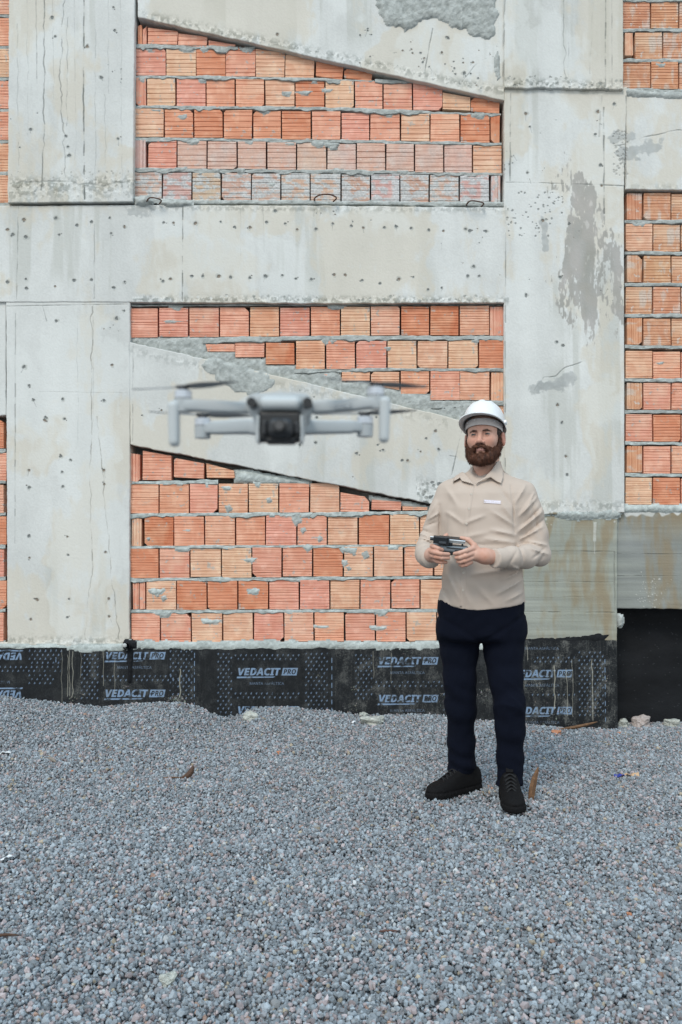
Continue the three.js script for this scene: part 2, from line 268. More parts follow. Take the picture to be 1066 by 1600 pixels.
function clipY(poly, y0, y1) { // convex polygon between two levels
  const cut = (p, y, keep) => { const o = []; for (let i = 0; i < p.length; i++) { const a = p[i], b = p[(i + 1) % p.length], A = keep * (a[1] - y) >= 0, B = keep * (b[1] - y) >= 0; if (A) o.push(a); if (A !== B) { const t = (y - a[1]) / (b[1] - a[1]); o.push([mix(a[0], b[0], t), y]); } } return o; };
  return cut(cut(poly, y0, 1), y1, -1);
}
const RB = rng(91);
const BZ = -0.034;
function brick(parent, quad, tile, upright = false, zf = BZ, coarse = false) {
  // quad: photo corners [x0,y0]-[x1,y1] or four points (clockwise from upper left)
  let q = quad.length === 4 && typeof quad[0] === 'number' ? [[quad[0], quad[1]], [quad[2], quad[1]], [quad[2], quad[3]], [quad[0], quad[3]]] : quad;
  const z = zf + (RB() - 0.5) * 0.007;
  let P = q.map(p => { const w = at(p[0] + (RB() - 0.5) * 0.9, p[1] + (RB() - 0.5) * 0.9, zf); return [w.x, w.y]; }).reverse(); // counter-clockwise from lower left
  // knock off one corner now and then
  if (RB() < 0.3 && P.length === 4) { const k = Math.floor(RB() * 4), a = P[k], b = P[(k + 3) % 4], c = P[(k + 1) % 4], s = 0.01 + RB() * 0.02; const cutp = (t) => { const l = Math.hypot(t[0] - a[0], t[1] - a[1]); return [mix(a[0], t[0], s / l), mix(a[1], t[1], s / l)]; }; P = [...P.slice(0, k), cutp(b), cutp(c), ...P.slice(k + 1)]; }
  const cx = P.reduce((s, p) => s + p[0], 0) / P.length, cy = P.reduce((s, p) => s + p[1], 0) / P.length;
  P = P.map(p => [p[0] - cx, p[1] - cy]);
  const ax = upright ? 0 : 1;
  const Q = upright ? P.map(p => [p[1], -p[0]]) : P;      // turn so that the grooves always run along x
  const lo = Math.min(...Q.map(p => p[1])), hi = Math.max(...Q.map(p => p[1])), x0 = Math.min(...Q.map(p => p[0]));
  const pos = [], uv = [], ti = tile & 7, tj = tile >> 3, back = (p) => upright ? [-p[1], p[0]] : p;
  const put = (p, dz) => { const w = back(p); pos.push(w[0], w[1], dz); uv.push((ti + clamp((p[0] - x0) / 0.21, 0.01, 0.99)) / 8, (tj + clamp((p[1] - lo) / 0.21, 0.01, 0.99)) / 8); };
  const pitch = coarse ? 0.032 : 0.0185, gw = coarse ? 0.0042 : 0.0034, gd = 0.0062;
  const levels = [[lo, 0]];
  for (let y = lo + pitch * (0.4 + 0.4 * RB()); y < hi - 0.008; y += pitch * (0.75 + 0.5 * RB())) { const deep = gd * (0.3 + 0.7 * RB()); levels.push([y - gw, 0], [y, -deep], [y + gw * 0.6, 0]); }
  levels.push([hi + 1e-4, 0]);
  const rockx = (RB() - 0.5) * 0.016, rocky = (RB() - 0.5) * 0.016;
  const zz = (p, d) => d + p[0] * rockx + p[1] * rocky;
  for (let i = 0; i < levels.length - 1; i++) {
    const [ya, da] = levels[i], [yb, db] = levels[i + 1], c = clipY(Q, ya, yb); if (c.length < 3) continue;
    const d = y => mix(da, db, (y - ya) / (yb - ya));
    for (let k = 1; k < c.length - 1; k++) for (const p of [c[0], c[k], c[k + 1]]) put(p, zz(p, d(p[1])));
  }
  for (let i = 0; i < Q.length; i++) { const a = Q[i], b = Q[(i + 1) % Q.length], D = -0.085; put(a, zz(a, -0.0012)); put(a, D); put(b, zz(b, -0.0012)); put(b, zz(b, -0.0012)); put(a, D); put(b, D); }
  const g = geoFrom(pos, null, uv); const m = mesh('brick', g, brickMat, parent); m.position.set(cx, cy, z); return m;
}

// ---------- the building ----------
const house = new THREE.Group(); house.name = 'building'; house.userData = { label: 'unfinished building facade of raw concrete frame with orange hollow brick infill', category: 'building' }; scene.add(house);
const HP = house;
function outline(pts, amp, seed) { // photo corners -> metres, with a slightly ragged arris
  const W = pts.map(p => at(p[0], p[1], 0)), o = [];
  for (let i = 0; i < W.length; i++) {
    const a = W[i], b = W[(i + 1) % W.length], l = a.distanceTo(b), n = Math.max(1, Math.round(l / 0.022)), am = pts[i][2] ?? amp, nx = (b.y - a.y) / l, ny = -(b.x - a.x) / l;
    for (let k = 0; k < n; k++) { const t = k / n, e = k === 0 ? 0 : ((fbm(t * l * 11 + seed, seed * 3.7 + i, 3) - 0.5) * 2 + (n2(t * l * 60 + seed, i + seed) - 0.5) * 0.8) * am; o.push(new THREE.Vector2(mix(a.x, b.x, t) + nx * e, mix(a.y, b.y, t) + ny * e)); }
  }
  return o;
}
function concrete(name, pts, zf, depth = 0.3, amp = 0.003, bevel = 0.006) {
  const sh = new THREE.Shape(outline(pts, amp, pts[0][0] * 0.37 + pts[0][1] * 0.11));
  const g = new THREE.ExtrudeGeometry(sh, { depth: depth - bevel, bevelEnabled: true, bevelSize: bevel, bevelOffset: -bevel, bevelThickness: bevel, bevelSegments: 2 });
  g.translate(0, 0, zf - depth);
  const p = g.attributes.position, uv = g.attributes.uv;
  for (let i = 0; i < p.count; i++) uv.setXY(i, (p.getX(i) - TX0) / TW + (p.getZ(i) - zf) * 0.1, (p.getY(i) - TY0) / TH + (p.getZ(i) - zf) * 0.07);
  return mesh(name, g, concreteMat, HP);
}
concrete('beam', [[-260, 323], [204, 320], [500, 321, 0.005], [791, 324], [793, 473, 0.004], [500, 474, 0.005], [204, 472], [-260, 472]], 0);
concrete('column', [[17, -240], [214, -240], [209, 317], [14, 319, 0.004]], 0.022, 0.36);
concrete('column', [[9, 468], [203, 468], [202, 1007], [11, 1008]], -0.005, 0.34);
concrete('column', [[785, -240], [972, -240], [972, 143, 0.006], [787, 140, 0.003]], 0.028, 0.36);
concrete('column', [[788, 136], [980, 136], [975, 292, 0.001], [976, 801, 0.006], [788, 806, 0.003]], 0.004, 0.34);
concrete('beam', [[978, 146, 0.008], [1380, 150], [1380, 300, 0.004], [978, 295]], -0.006, 0.3);
concrete('stair_slab', [[210, -240], [788, -240], [788, 158, 0.004], [216, 28, 0.004]], 0.008, 0.3);
concrete('stair_slab', [[201, 533, 0.006], [560, 617, 0.005], [800, 675], [800, 812, 0.004], [690, 790, 0.007], [203, 694, 0.004]], -0.008, 0.28);
concrete('column_foot', [[742, 800, 0.004], [966, 798], [965, 1150], [742, 1150]], -0.012, 0.3, 0.003);
concrete('beam', [[960, 797], [1380, 797], [1380, 952, 0.004], [960, 952]], -0.03, 0.26);
concrete('plinth', [[-260, 1004], [796, 1004], [796, 1200], [-260, 1200]], -0.003, 0.34, 0.001);
concrete('wall_return', [[-260, -240], [-40, -240], [-40, 319], [-260, 319]], -0.02, 0.3);
concrete('wall_return', [[-260, 474], [-40, 474], [-40, 1010], [-260, 1010]], -0.022, 0.3);
concrete('wall_return', [[1130, -240], [1380, -240], [1380, 149], [1130, 148]], -0.02, 0.3);
concrete('wall_return', [[1130, 300], [1380, 300], [1380, 798], [1130, 798]], -0.02, 0.3);
// storeys above and bays to both sides, out of the frame: they keep the sky behind the house off the yard
{
  const pl = mat({ color: lin(0.46, 0.46, 0.43), roughness: 0.95, bumpMap: mortarBump, bumpScale: 0.004 });
  const b = (name, x0, x1, y0, y1, z0, z1) => { const g = new THREE.BoxGeometry(x1 - x0, y1 - y0, z1 - z0); g.translate((x0 + x1) / 2, (y0 + y1) / 2, (z0 + z1) / 2); mesh(name, g, pl, HP); };
  const top = at(533, -225, 0).y;
  b('upper_storey', -9, 9, top, top + 3.2, -3.2, -0.03); b('side_bay', -9, at(-255, 500, 0).x, -0.4, top, -3.2, -0.03); b('side_bay', at(1372, 500, 0).x, 9, -0.4, top, -3.2, -0.03);
}
// rough backing a brick's depth behind every infill
{
  const back = (x0, y0, x1, y1) => { const a = at(x0, y0, -0.2), c = at(x1, y1, -0.2); const g = new THREE.BoxGeometry(c.x - a.x, a.y - c.y, 0.06); g.translate((a.x + c.x) / 2, (a.y + c.y) / 2, -0.235); mesh('backing_wall', g, mortarMat, HP); };
  back(195, -10, 805, 335); back(190, 460, 805, 690); back(190, 680, 760, 1015); back(965, -245, 1140, 150); back(965, 290, 1140, 805); back(-60, -245, 30, 325); back(-60, 640, 25, 1012);
}
// mortar bed: lumpy ribbon squeezed out of a joint; top and bottom are tables of photo points
function bed(parent, top, bot, o = {}) {
  const { m = mortarMat, zf = BZ, bulge = 0.004, drip = 0.012, seed = RB() * 100, lift = 0.003 } = o;
  const x0 = Math.max(top[0][0], bot[0][0]), x1 = Math.min(top[top.length - 1][0], bot[bot.length - 1][0]), stepx = 2.4, n = Math.ceil((x1 - x0) / stepx), pos = [], uv = [], idx = [], K = 8;
  for (let i = 0; i <= n; i++) {
    const px = mix(x0, x1, i / n), a = at(px, lerpTable(top, px), zf), b = at(px, lerpTable(bot, px), zf), X = a.x;
    const nz = fbm(X * 7 + seed, seed, 3), lump = step(0.5, 0.78, fbm(X * 4.2 + seed * 2, seed + 5, 2)), nt = n2(X * 26 + seed, 3.3 + seed) - 0.5, nb = fbm(X * 17 + seed, 8.3 + seed, 2);
    const yt = a.y + lift + nt * 0.008 + lump * 0.004, yb = b.y - lift + 0.004 - Math.max(0, nb - 0.42) * drip * 3 - lump * drip * 0.5;
    const zo = bulge * (0.2 + 1.2 * nz) + lump * 0.008 - 0.0045;
    for (let k = 0; k < K; k++) {
      const t = k / (K - 1), y = mix(yt, yb, t), prof = k === 0 || k === K - 1 ? -0.07 : zo * Math.pow(Math.sin(Math.PI * (0.06 + 0.88 * t)), 0.3) + (fbm(X * 45 + seed, y * 90, 3) - 0.5) * 0.008 + 0.001;
      pos.push(X, k === 0 ? y - 0.004 : k === K - 1 ? y + 0.004 : y, zf + prof); uv.push(X / 0.4, (y + prof) / 0.4);
    }
    if (i) for (let k = 0; k < K - 1; k++) { const p = (i - 1) * K + k, q = i * K + k; idx.push(p, p + 1, q, q, p + 1, q + 1); }
  }
  return mesh('mortar_bed', geoFrom(pos, idx, uv), m, parent);
}
// flat lump or float of mortar with a ragged outline
function blobGeo(poly, z, thick, seed = 1, cell = 0.009, rough = 0.02) {
  const W = poly.map(p => at(p[0], p[1], z)), xs = W.map(p => p.x), ys = W.map(p => p.y), x0 = Math.min(...xs) - 0.03, x1 = Math.max(...xs) + 0.03, y0 = Math.min(...ys) - 0.03, y1 = Math.max(...ys) + 0.03;
  const nx = Math.ceil((x1 - x0) / cell), ny = Math.ceil((y1 - y0) / cell), pos = [], uv = [], idx = [], D = [];
  for (let j = 0; j <= ny; j++) for (let i = 0; i <= nx; i++) {
    const x = x0 + i * cell, y = y0 + j * cell; let d = 1e9, ins = false;
    for (let k = 0, l = W.length - 1; k < W.length; l = k++) {
      const a = W[k], b = W[l], ex = b.x - a.x, ey = b.y - a.y, t = clamp(((x - a.x) * ex + (y - a.y) * ey) / (ex * ex + ey * ey)); d = Math.min(d, Math.hypot(x - a.x - ex * t, y - a.y - ey * t));
      if ((a.y > y) !== (b.y > y) && x < (b.x - a.x) * (y - a.y) / (b.y - a.y) + a.x) ins = !ins;
    }
    d = (ins ? d : -d) + (fbm(x * 16 + seed, y * 16 + seed, 4) - 0.5) * rough * 2.4; D.push(d);
    const h = d <= 0 ? -0.004 : thick * Math.sqrt(clamp(d / 0.035)) * (0.5 + 0.55 * fbm(x * 22 + seed, y * 22, 4) + 0.6 * fbm(x * 70 + seed, y * 70, 3)) + (n2(x * 110, y * 110) - 0.5) * 0.004;
    pos.push(x, y, z + h); uv.push(x / 0.4, y / 0.4);
  }
  for (let j = 0; j < ny; j++) for (let i = 0; i < nx; i++) { const a = j * (nx + 1) + i, b = a + 1, c = a + nx + 1, d = c + 1; if (D[a] > -0.004 || D[b] > -0.004 || D[c] > -0.004 || D[d] > -0.004) idx.push(a, b, d, a, d, c); }
  return geoFrom(pos, idx, uv);
}
const patch = (name, poly, z, thick, m = mortarMat, seed = 1, rough = 0.02) => mesh(name, blobGeo(poly, z, thick, seed, 0.009, rough), m, HP);

function panel(name) { const g = new THREE.Group(); g.name = name; HP.add(g); return g; }
const pick = (a) => a[Math.floor(RB() * a.length)];
const SAL = [0, 1, 2, 3, 4, 5, 6, 7, 8, 9, 10, 11, 12, 13, 14, 15, 16, 17, 18, 19, 26, 27], CREAM = [20, 21, 22, 23, 24, 25], RED = [28, 29, 30, 31], GREY = [32, 33, 34, 35, 36, 37, 38, 39], WASH = [40, 41, 42, 43, 44, 45, 46, 47], HALF = [48, 49, 50, 51, 52, 53, 54, 55], WHITE = [56, 57, 58, 59, 60, 61, 62, 63];
// a course of bricks from a list of left edges; tilt follows the course's two end heights
function course(parent, xs, yA, yB, h, o = {}) {
  const { set = SAL, coarse = false, w = 45.2, last, special = {}, uprightAt = [] } = o, xa = xs[0], xb = xs[xs.length - 1];
  xs.forEach((x, i) => {
    const y = mix(yA, yB, (x - xa) / Math.max(1, xb - xa)) + (RB() - 0.5) * 1.2, nx = i + 1 < xs.length ? xs[i + 1] - 2.3 : x + (last ?? w), x1 = Math.min(x + w + 2, nx);
    const t = special[i] ?? (set === SAL ? (RB() < 0.09 ? pick(CREAM) : pick(SAL)) : pick(set));
    brick(parent, [x, y, x1, y + h + (RB() - 0.5)], t, uprightAt.includes(i), BZ, coarse);
  });
}
{ // upper infill, under the sloping slab
  const p = panel('brick_infill');
  brick(p, [[216, 38], [222, 40], [222, 69], [216, 69]], 27, true, BZ, true); brick(p, [[223, 39], [229, 41], [229, 69], [223, 69]], 3, true, BZ, true);
  brick(p, [[231, 43], [278, 49], [277, 70], [231, 68]], 5, false, BZ, true); brick(p, [[279, 52], [324, 58], [323, 74], [279, 71]], 9, false, BZ, true); brick(p, [[326, 63], [368, 70], [366, 73], [326, 72]], 12, false, BZ, true);
  [[213, 75, 259, 118, 1], [260, 75, 306, 118, 22], [307, 74, 352, 119, 27]].forEach(b => brick(p, b.slice(0, 4), b[4], false, BZ, true));
  brick(p, [[353, 72], [399, 77], [399, 119], [353, 119]], 7, false, BZ, true); brick(p, [[400, 77], [445, 83], [444, 121], [400, 120]], 20, false, BZ, true); brick(p, [[446, 83], [492, 90], [490, 123], [446, 121]], 6, false, BZ, true);
  brick(p, [[494, 95], [537, 104], [535, 125], [494, 118]], 27, false, BZ, true); brick(p, [[538, 106], [582, 114], [580, 126], [538, 121]], 26, false, BZ, true);
  brick(p, [213, 122, 228, 165], 8, true, BZ, true);
  course(p, [230, 276, 323, 369, 415, 462, 509, 555, 600, 646], 122, 129, 43, { coarse: true, special: { 4: 21, 5: 27, 0: 22 } });
  brick(p, [[692, 145], [735, 152], [735, 173], [692, 170]], 22, false, BZ, true); brick(p, [[736, 152], [781, 158], [780, 177], [736, 174]], 26, false, BZ, true);
  course(p, [212, 258, 304, 350, 396, 441, 488, 534, 579, 627, 673, 720], 170, 179, 44, { coarse: true, special: { 0: 20, 9: 23, 11: 26 } });
  brick(p, [767, 180, 781, 223], 28, true, BZ, true);
  brick(p, [211, 219, 228, 262], 33, true, BZ, true);
  course(p, [232, 278, 325, 372, 418, 465, 512, 558, 604, 649, 695, 740], 220, 227, 43, { coarse: true, set: GREY, last: 44, special: { 11: 20, 0: 1 } });
  course(p, [209, 255, 301, 347, 394, 440, 486, 534, 580, 626, 672, 719], 269, 274, 44, { coarse: true, set: WASH, special: { 0: 48, 1: 49, 2: 50, 3: 51 } });
  brick(p, [768, 275, 782, 318], 52, true, BZ, true);
  bed(p, [[213, 69], [280, 70], [372, 73]], [[213, 75], [280, 76], [372, 77]], { drip: 0.03, bulge: 0.006 });
  bed(p, [[212, 118], [400, 120], [585, 126]], [[212, 122], [400, 123], [585, 128]], { drip: 0.022, bulge: 0.006 });
  bed(p, [[212, 165], [500, 167], [783, 178]], [[212, 170], [500, 173], [783, 181]], { drip: 0.02, bulge: 0.006 });
  bed(p, [[211, 214], [500, 217], [784, 223]], [[211, 220], [500, 223], [784, 228]], { drip: 0.012 });
  bed(p, [[210, 262], [500, 265], [785, 270]], [[210, 269], [500, 271], [785, 275]], { drip: 0.02, m: mortarMat });
  bed(p, [[208, 312], [500, 315], [790, 318]], [[208, 320], [500, 321], [790, 325]], { drip: 0.008, bulge: 0.02, lift: 0.005 });
  bed(p, [[586, 124], [690, 128], [735, 143]], [[586, 130], [690, 131], [735, 146]], { drip: 0.012 });
}
{ // middle infill, above the second slab
  const p = panel('brick_infill');
  course(p, [203, 249, 296, 344, 391, 438, 486, 533, 580, 627, 673, 719], 482, 478, 45, { special: { 10: 28 } });
  brick(p, [766, 479, 791, 524], 8, true);
  brick(p, [[321, 538], [367, 537], [367, 549], [325, 549]], 5); brick(p, [368, 535, 413, 558], 9); brick(p, [416, 536, 460, 569], 28);
  course(p, [463, 510, 557, 606, 653, 701, 749], 533, 532, 44, { special: { 3: 22, 4: 21, 6: 27 } });
  brick(p, [[486, 584], [512, 585], [517, 589], [486, 591]], 3); brick(p, [534, 581, 578, 595], 2); brick(p, [[580, 581], [624, 581], [624, 609], [580, 601]], 6); brick(p, [627, 580, 671, 615], 11);
  brick(p, [673, 580, 718, 625], 4); brick(p, [719, 580, 765, 625], 10); brick(p, [768, 582, 793, 626], 2, true); brick(p, [764, 633, 794, 648], 21);
  bed(p, [[203, 474], [500, 475], [795, 476]], [[203, 481], [500, 480], [795, 479]], { bulge: 0.0, drip: 0.004, lift: -0.006 });
  bed(p, [[318, 527], [500, 524], [796, 524]], [[318, 537], [500, 533], [796, 532]], { drip: 0.014, bulge: 0.007 });
  bed(p, [[460, 577], [620, 575], [796, 576]], [[460, 584], [620, 580], [796, 581]], { drip: 0.01 });
  bed(p, [[665, 625], [796, 626]], [[665, 640], [796, 634]], { drip: 0.01 });
  // mortar packed on the slab's sloping top
  mesh('mortar_fill', blobGeo([[203, 527], [330, 528], [322, 549], [368, 551], [368, 560], [415, 560], [416, 571], [462, 571], [462, 579], [530, 578], [532, 597], [580, 597], [626, 611], [672, 617], [676, 627], [764, 628], [764, 652], [798, 652], [798, 680], [690, 655], [560, 622], [380, 578], [203, 537]], BZ - 0.008, 0.009, 3, 0.008, 0.012), mortarMat, p);
}
{ // lower infill
  const p = panel('brick_infill');
  brick(p, [[203, 708], [218, 710], [218, 755], [203, 755]], 9, true); brick(p, [[223, 704], [268, 712], [268, 750], [223, 750]], 5); brick(p, [[272, 715], [319, 724], [318, 748], [272, 746]], 7); brick(p, [[323, 724], [366, 735], [367, 747], [323, 746]], 2);
  course(p, [204, 250, 297, 342, 389, 437, 485], 757, 755, 45, { special: { 4: 22, 6: 24 } });
  brick(p, [[532, 769], [577, 777], [577, 800], [532, 799]], 4); brick(p, [[581, 781], [627, 784], [627, 797], [581, 796]], 12); brick(p, [[629, 791], [668, 793], [668, 797], [629, 797]], 10);
  brick(p, [206, 809, 221, 853], 20, true);
  course(p, [226, 273, 321, 369, 416, 465, 513, 561, 610, 657, 704], 807, 804, 46, { special: { 0: 28, 6: 21, 8: 22, 7: 27 } });
  course(p, [204, 250, 298, 347, 395, 442, 490, 538, 585, 632, 679], 857, 853, 46, { special: { 3: 22, 8: 24, 7: 20 } });
  brick(p, [208, 909, 217, 952], 5, true); brick(p, [218, 909, 226, 952], 7, true);
  course(p, [229, 277, 325, 373, 421, 469, 517, 564, 612, 658, 705], 908, 905, 45, { special: { 1: 26, 8: 4 } });
  course(p, [206, 252, 300, 349, 397, 445, 492, 540, 588, 636, 684], 958, 957, 45, { special: { 3: 21 } });
  bed(p, [[204, 752], [340, 749], [690, 799]], [[204, 757], [340, 757], [690, 802]].slice(0, 2).concat([[341, 757]]), { m: paleMortarMat, drip: 0.012 });
  bed(p, [[204, 802], [500, 800], [740, 798]], [[204, 808], [500, 806], [740, 803]], { m: paleMortarMat, drip: 0.02, bulge: 0.006 });
  bed(p, [[204, 853], [740, 850]], [[204, 858], [740, 854]], { m: paleMortarMat, drip: 0.01 });
  bed(p, [[204, 903], [740, 900]], [[204, 909], [740, 905]], { m: paleMortarMat, drip: 0.012 });
  bed(p, [[204, 953], [740, 951]], [[204, 959], [740, 957]], { m: paleMortarMat, drip: 0.01 });
  mesh('mortar_fill', blobGeo([[367, 735], [400, 738], [470, 750], [484, 752], [484, 757], [436, 757], [368, 752]], BZ - 0.006, 0.014, 8, 0.008, 0.008), paleMortarMat, p);
  mesh('mortar_fill', blobGeo([[578, 775], [690, 796], [690, 799], [578, 780]], BZ - 0.01, 0.008, 9, 0.008, 0.008), mortarMat, p);
  for (const [x, y, r] of [[463, 812, 9], [420, 782, 5], [474, 828, 4], [500, 842, 5], [571, 868, 7], [545, 888, 5], [553, 866, 4], [246, 931, 3], [256, 935, 4], [357, 795, 6], [232, 842, 3], [540, 880, 6]])
    mesh('mortar_splash', blobGeo([[x - r, y - r * 0.6], [x + r * 0.4, y - r], [x + r, y + r * 0.3], [x - r * 0.2, y + r]], BZ + 0.002, 0.007, x, 0.006, 0.006), mortarMat, p);
}
{ // infill beside the tall column
  const p = panel('brick_infill');
  const rows = [[-45, 0, 1], [2, 0, 1], [50, 1, 1], [97, 0, 1]];
  for (const [y, half] of rows) {
    const xs = half ? [993, 1037, 1081] : [973.5, 1018, 1062, 1106];
    if (half) brick(p, [977, y + 1, 989, y + 36], 21, true);
    course(p, xs, y, y + 1, 42, { set: WHITE, w: 42.5 });
    bed(p, [[971, y + 42], [1135, y + 43]], [[971, y + 48], [1135, y + 49]], { drip: 0.012, bulge: 0.006 });
  }
  const q = panel('brick_infill');
  for (let r = 0; r < 10; r++) {
    const y = 302 + r * 49.4 - (r > 4 ? 0 : r * 0.6), half = r % 2 === 0;
    if (half) brick(q, [980, y, 1003, y + 41], pick(WHITE), true);
    course(q, half ? [1006, 1050, 1094] : [978, 1021, 1065, 1109], y, y + 1, 42, { set: r < 5 ? WHITE : SAL.slice(0, 12), w: 42.5, special: r === 9 ? { 0: 22, 1: 26 } : r === 7 ? { 1: 27 } : r === 1 ? { 0: 21 } : {} });
    bed(q, [[976, y + 42], [1135, y + 43]], [[976, y + 48], [1135, y + 49]], { drip: 0.008, bulge: 0.005, m: r > 6 ? paleMortarMat : mortarMat });
  }
}
{ // slivers of infill along the outer column
  const p = panel('brick_infill');
  for (let r = -3; r < 7; r++) { const y = 28 + r * 49.2; course(p, r % 2 ? [-74, -28] : [-48, -2], y, y, 43, { w: 45, last: r % 2 ? 44 : 18 }); bed(p, [[-78, y + 43], [18, y + 43]], [[-78, y + 49], [18, y + 49]], {}); }
  const q = panel('brick_infill');
  for (let r = 0; r < 7; r++) { const y = 657 + r * 50; course(q, r % 2 ? [-74, -28] : [-38], y, y, 44, { w: 45, last: r % 2 ? 38 : 44 }); bed(q, [[-78, y + 44], [9, y + 44]], [[-78, y + 50], [9, y + 50]], {}); }
  concrete('lintel', [[-200, 466], [8, 466], [8, 648, 0.006], [-200, 654]], -0.016, 0.28);
}
// mortar smeared by the trowel from the joints onto the brick faces
{
  const R = rng(612), rows = [[213, 770, 76, 0], [213, 690, 123, 6], [213, 780, 171, 9], [213, 780, 221, 7], [213, 780, 264, 6], [204, 560, 482, -3], [470, 790, 533, -1], [204, 520, 757, -2], [204, 650, 807, -3], [204, 640, 857, -3], [204, 650, 908, -3], [204, 670, 958, -1], [978, 1060, 350, 0], [978, 1060, 547, 0], [978, 1060, 100, 0]];
  const hosts = HP.children.filter(o => o.name === 'brick_infill');
  for (const [x0, x1, y, slope] of rows) for (let k = 0; k < (x1 - x0) / 95; k++) {
    const x = mix(x0 + 8, x1 - 8, R()), yy = y + slope * (x - x0) / (x1 - x0) + (R() < 0.3 ? R() * 26 : 0), w = 4 + R() * 11, h = 1.5 + R() * 4, host = hosts[y < 300 && x < 900 ? 0 : y < 640 && x < 900 ? 1 : x > 900 ? (y < 200 ? 3 : 4) : 2];
    mesh('mortar_smear', blobGeo([[x - w, yy - 2], [x + w, yy - 2], [x + w * 0.6, yy + h * (0.4 + R())], [x - w * 0.1, yy + h], [x - w * 0.8, yy + h * R()]], BZ + 0.003, 0.0035, x, 0.006, 0.008), y > 700 ? paleMortarMat : mortarMat, host);
  }
}
// floats and lumps of repair mortar on the concrete
patch('mortar_patch', [[578, -30], [775, -30], [778, 40], [760, 66], [738, 52], [728, 44], [715, 50], [698, 38], [678, 28], [655, 32], [634, 46], [626, 40], [604, 38], [592, 22]], 0.009, 0.012, mortarMat, 4, 0.03);
patch('mortar_patch', [[330, 562], [388, 574], [412, 586], [430, 596], [424, 610], [396, 618], [362, 612], [338, 590], [312, 572]], -0.0085, 0.006, mortarMat, 6, 0.03);
patch('mortar_patch', [[772, 92], [780, 70], [782, 120], [777, 128]], 0.009, 0.012, mortarMat, 12, 0.012);
patch('mortar_patch', [[790, 798], [970, 794], [966, 806], [900, 812], [860, 804], [790, 808]], -0.006, 0.012, paleMortarMat, 14, 0.015);
patch('mortar_patch', [[972, 790], [1200, 790], [1200, 800], [972, 801]], -0.03, 0.014, paleMortarMat, 15, 0.01);
patch('mortar_patch', [[972, 140], [1066, 146], [1300, 148], [1300, 155], [1040, 153], [980, 150]], -0.006, 0.014, mortarMat, 16, 0.01);
patch('mortar_patch', [[204, 1003], [420, 1003], [690, 1005], [800, 1006], [800, 1014], [690, 1022], [600, 1016], [520, 1011], [420, 1017], [300, 1014], [204, 1016]], 0.009, 0.003, paleMortarMat, 18, 0.016);
patch('mortar_patch', [[-60, 1006], [20, 1008], [120, 1010], [204, 1008], [204, 1016], [110, 1018], [20, 1014], [-60, 1013]], 0.009, 0.003, paleMortarMat, 19, 0.016);
patch('mortar_patch', [[211, 309], [232, 306], [240, 316], [226, 323], [212, 321]], 0.0, 0.03, mortarMat, 21, 0.006);
patch('mortar_patch', [[244, 314], [300, 314], [302, 322], [262, 324]], 0.0, 0.02, mortarMat, 22, 0.006);
// bent reinforcing bars sticking out of the beam
{
  const rust = mat({ color: lin(0.09, 0.045, 0.03), roughness: 0.9 });
  for (const [x, y, w, h, s] of [[230, 310, 22, 9, 1], [492, 306, 34, 9, -1], [730, 315, 26, 8, 1]]) {
    const c = new THREE.CatmullRomCurve3([at(x, y + h, -0.05), at(x, y + h * 0.4, 0.03), at(x + w * 0.2, y - 1, 0.06), at(x + w * 0.7, y - 1 + s, 0.06), at(x + w, y + 3, 0.045), at(x + w * 0.85, y + h, 0.01)]);
    mesh('rebar_hook', new THREE.TubeGeometry(c, 24, 0.0048, 6), rust, HP);
  }
}
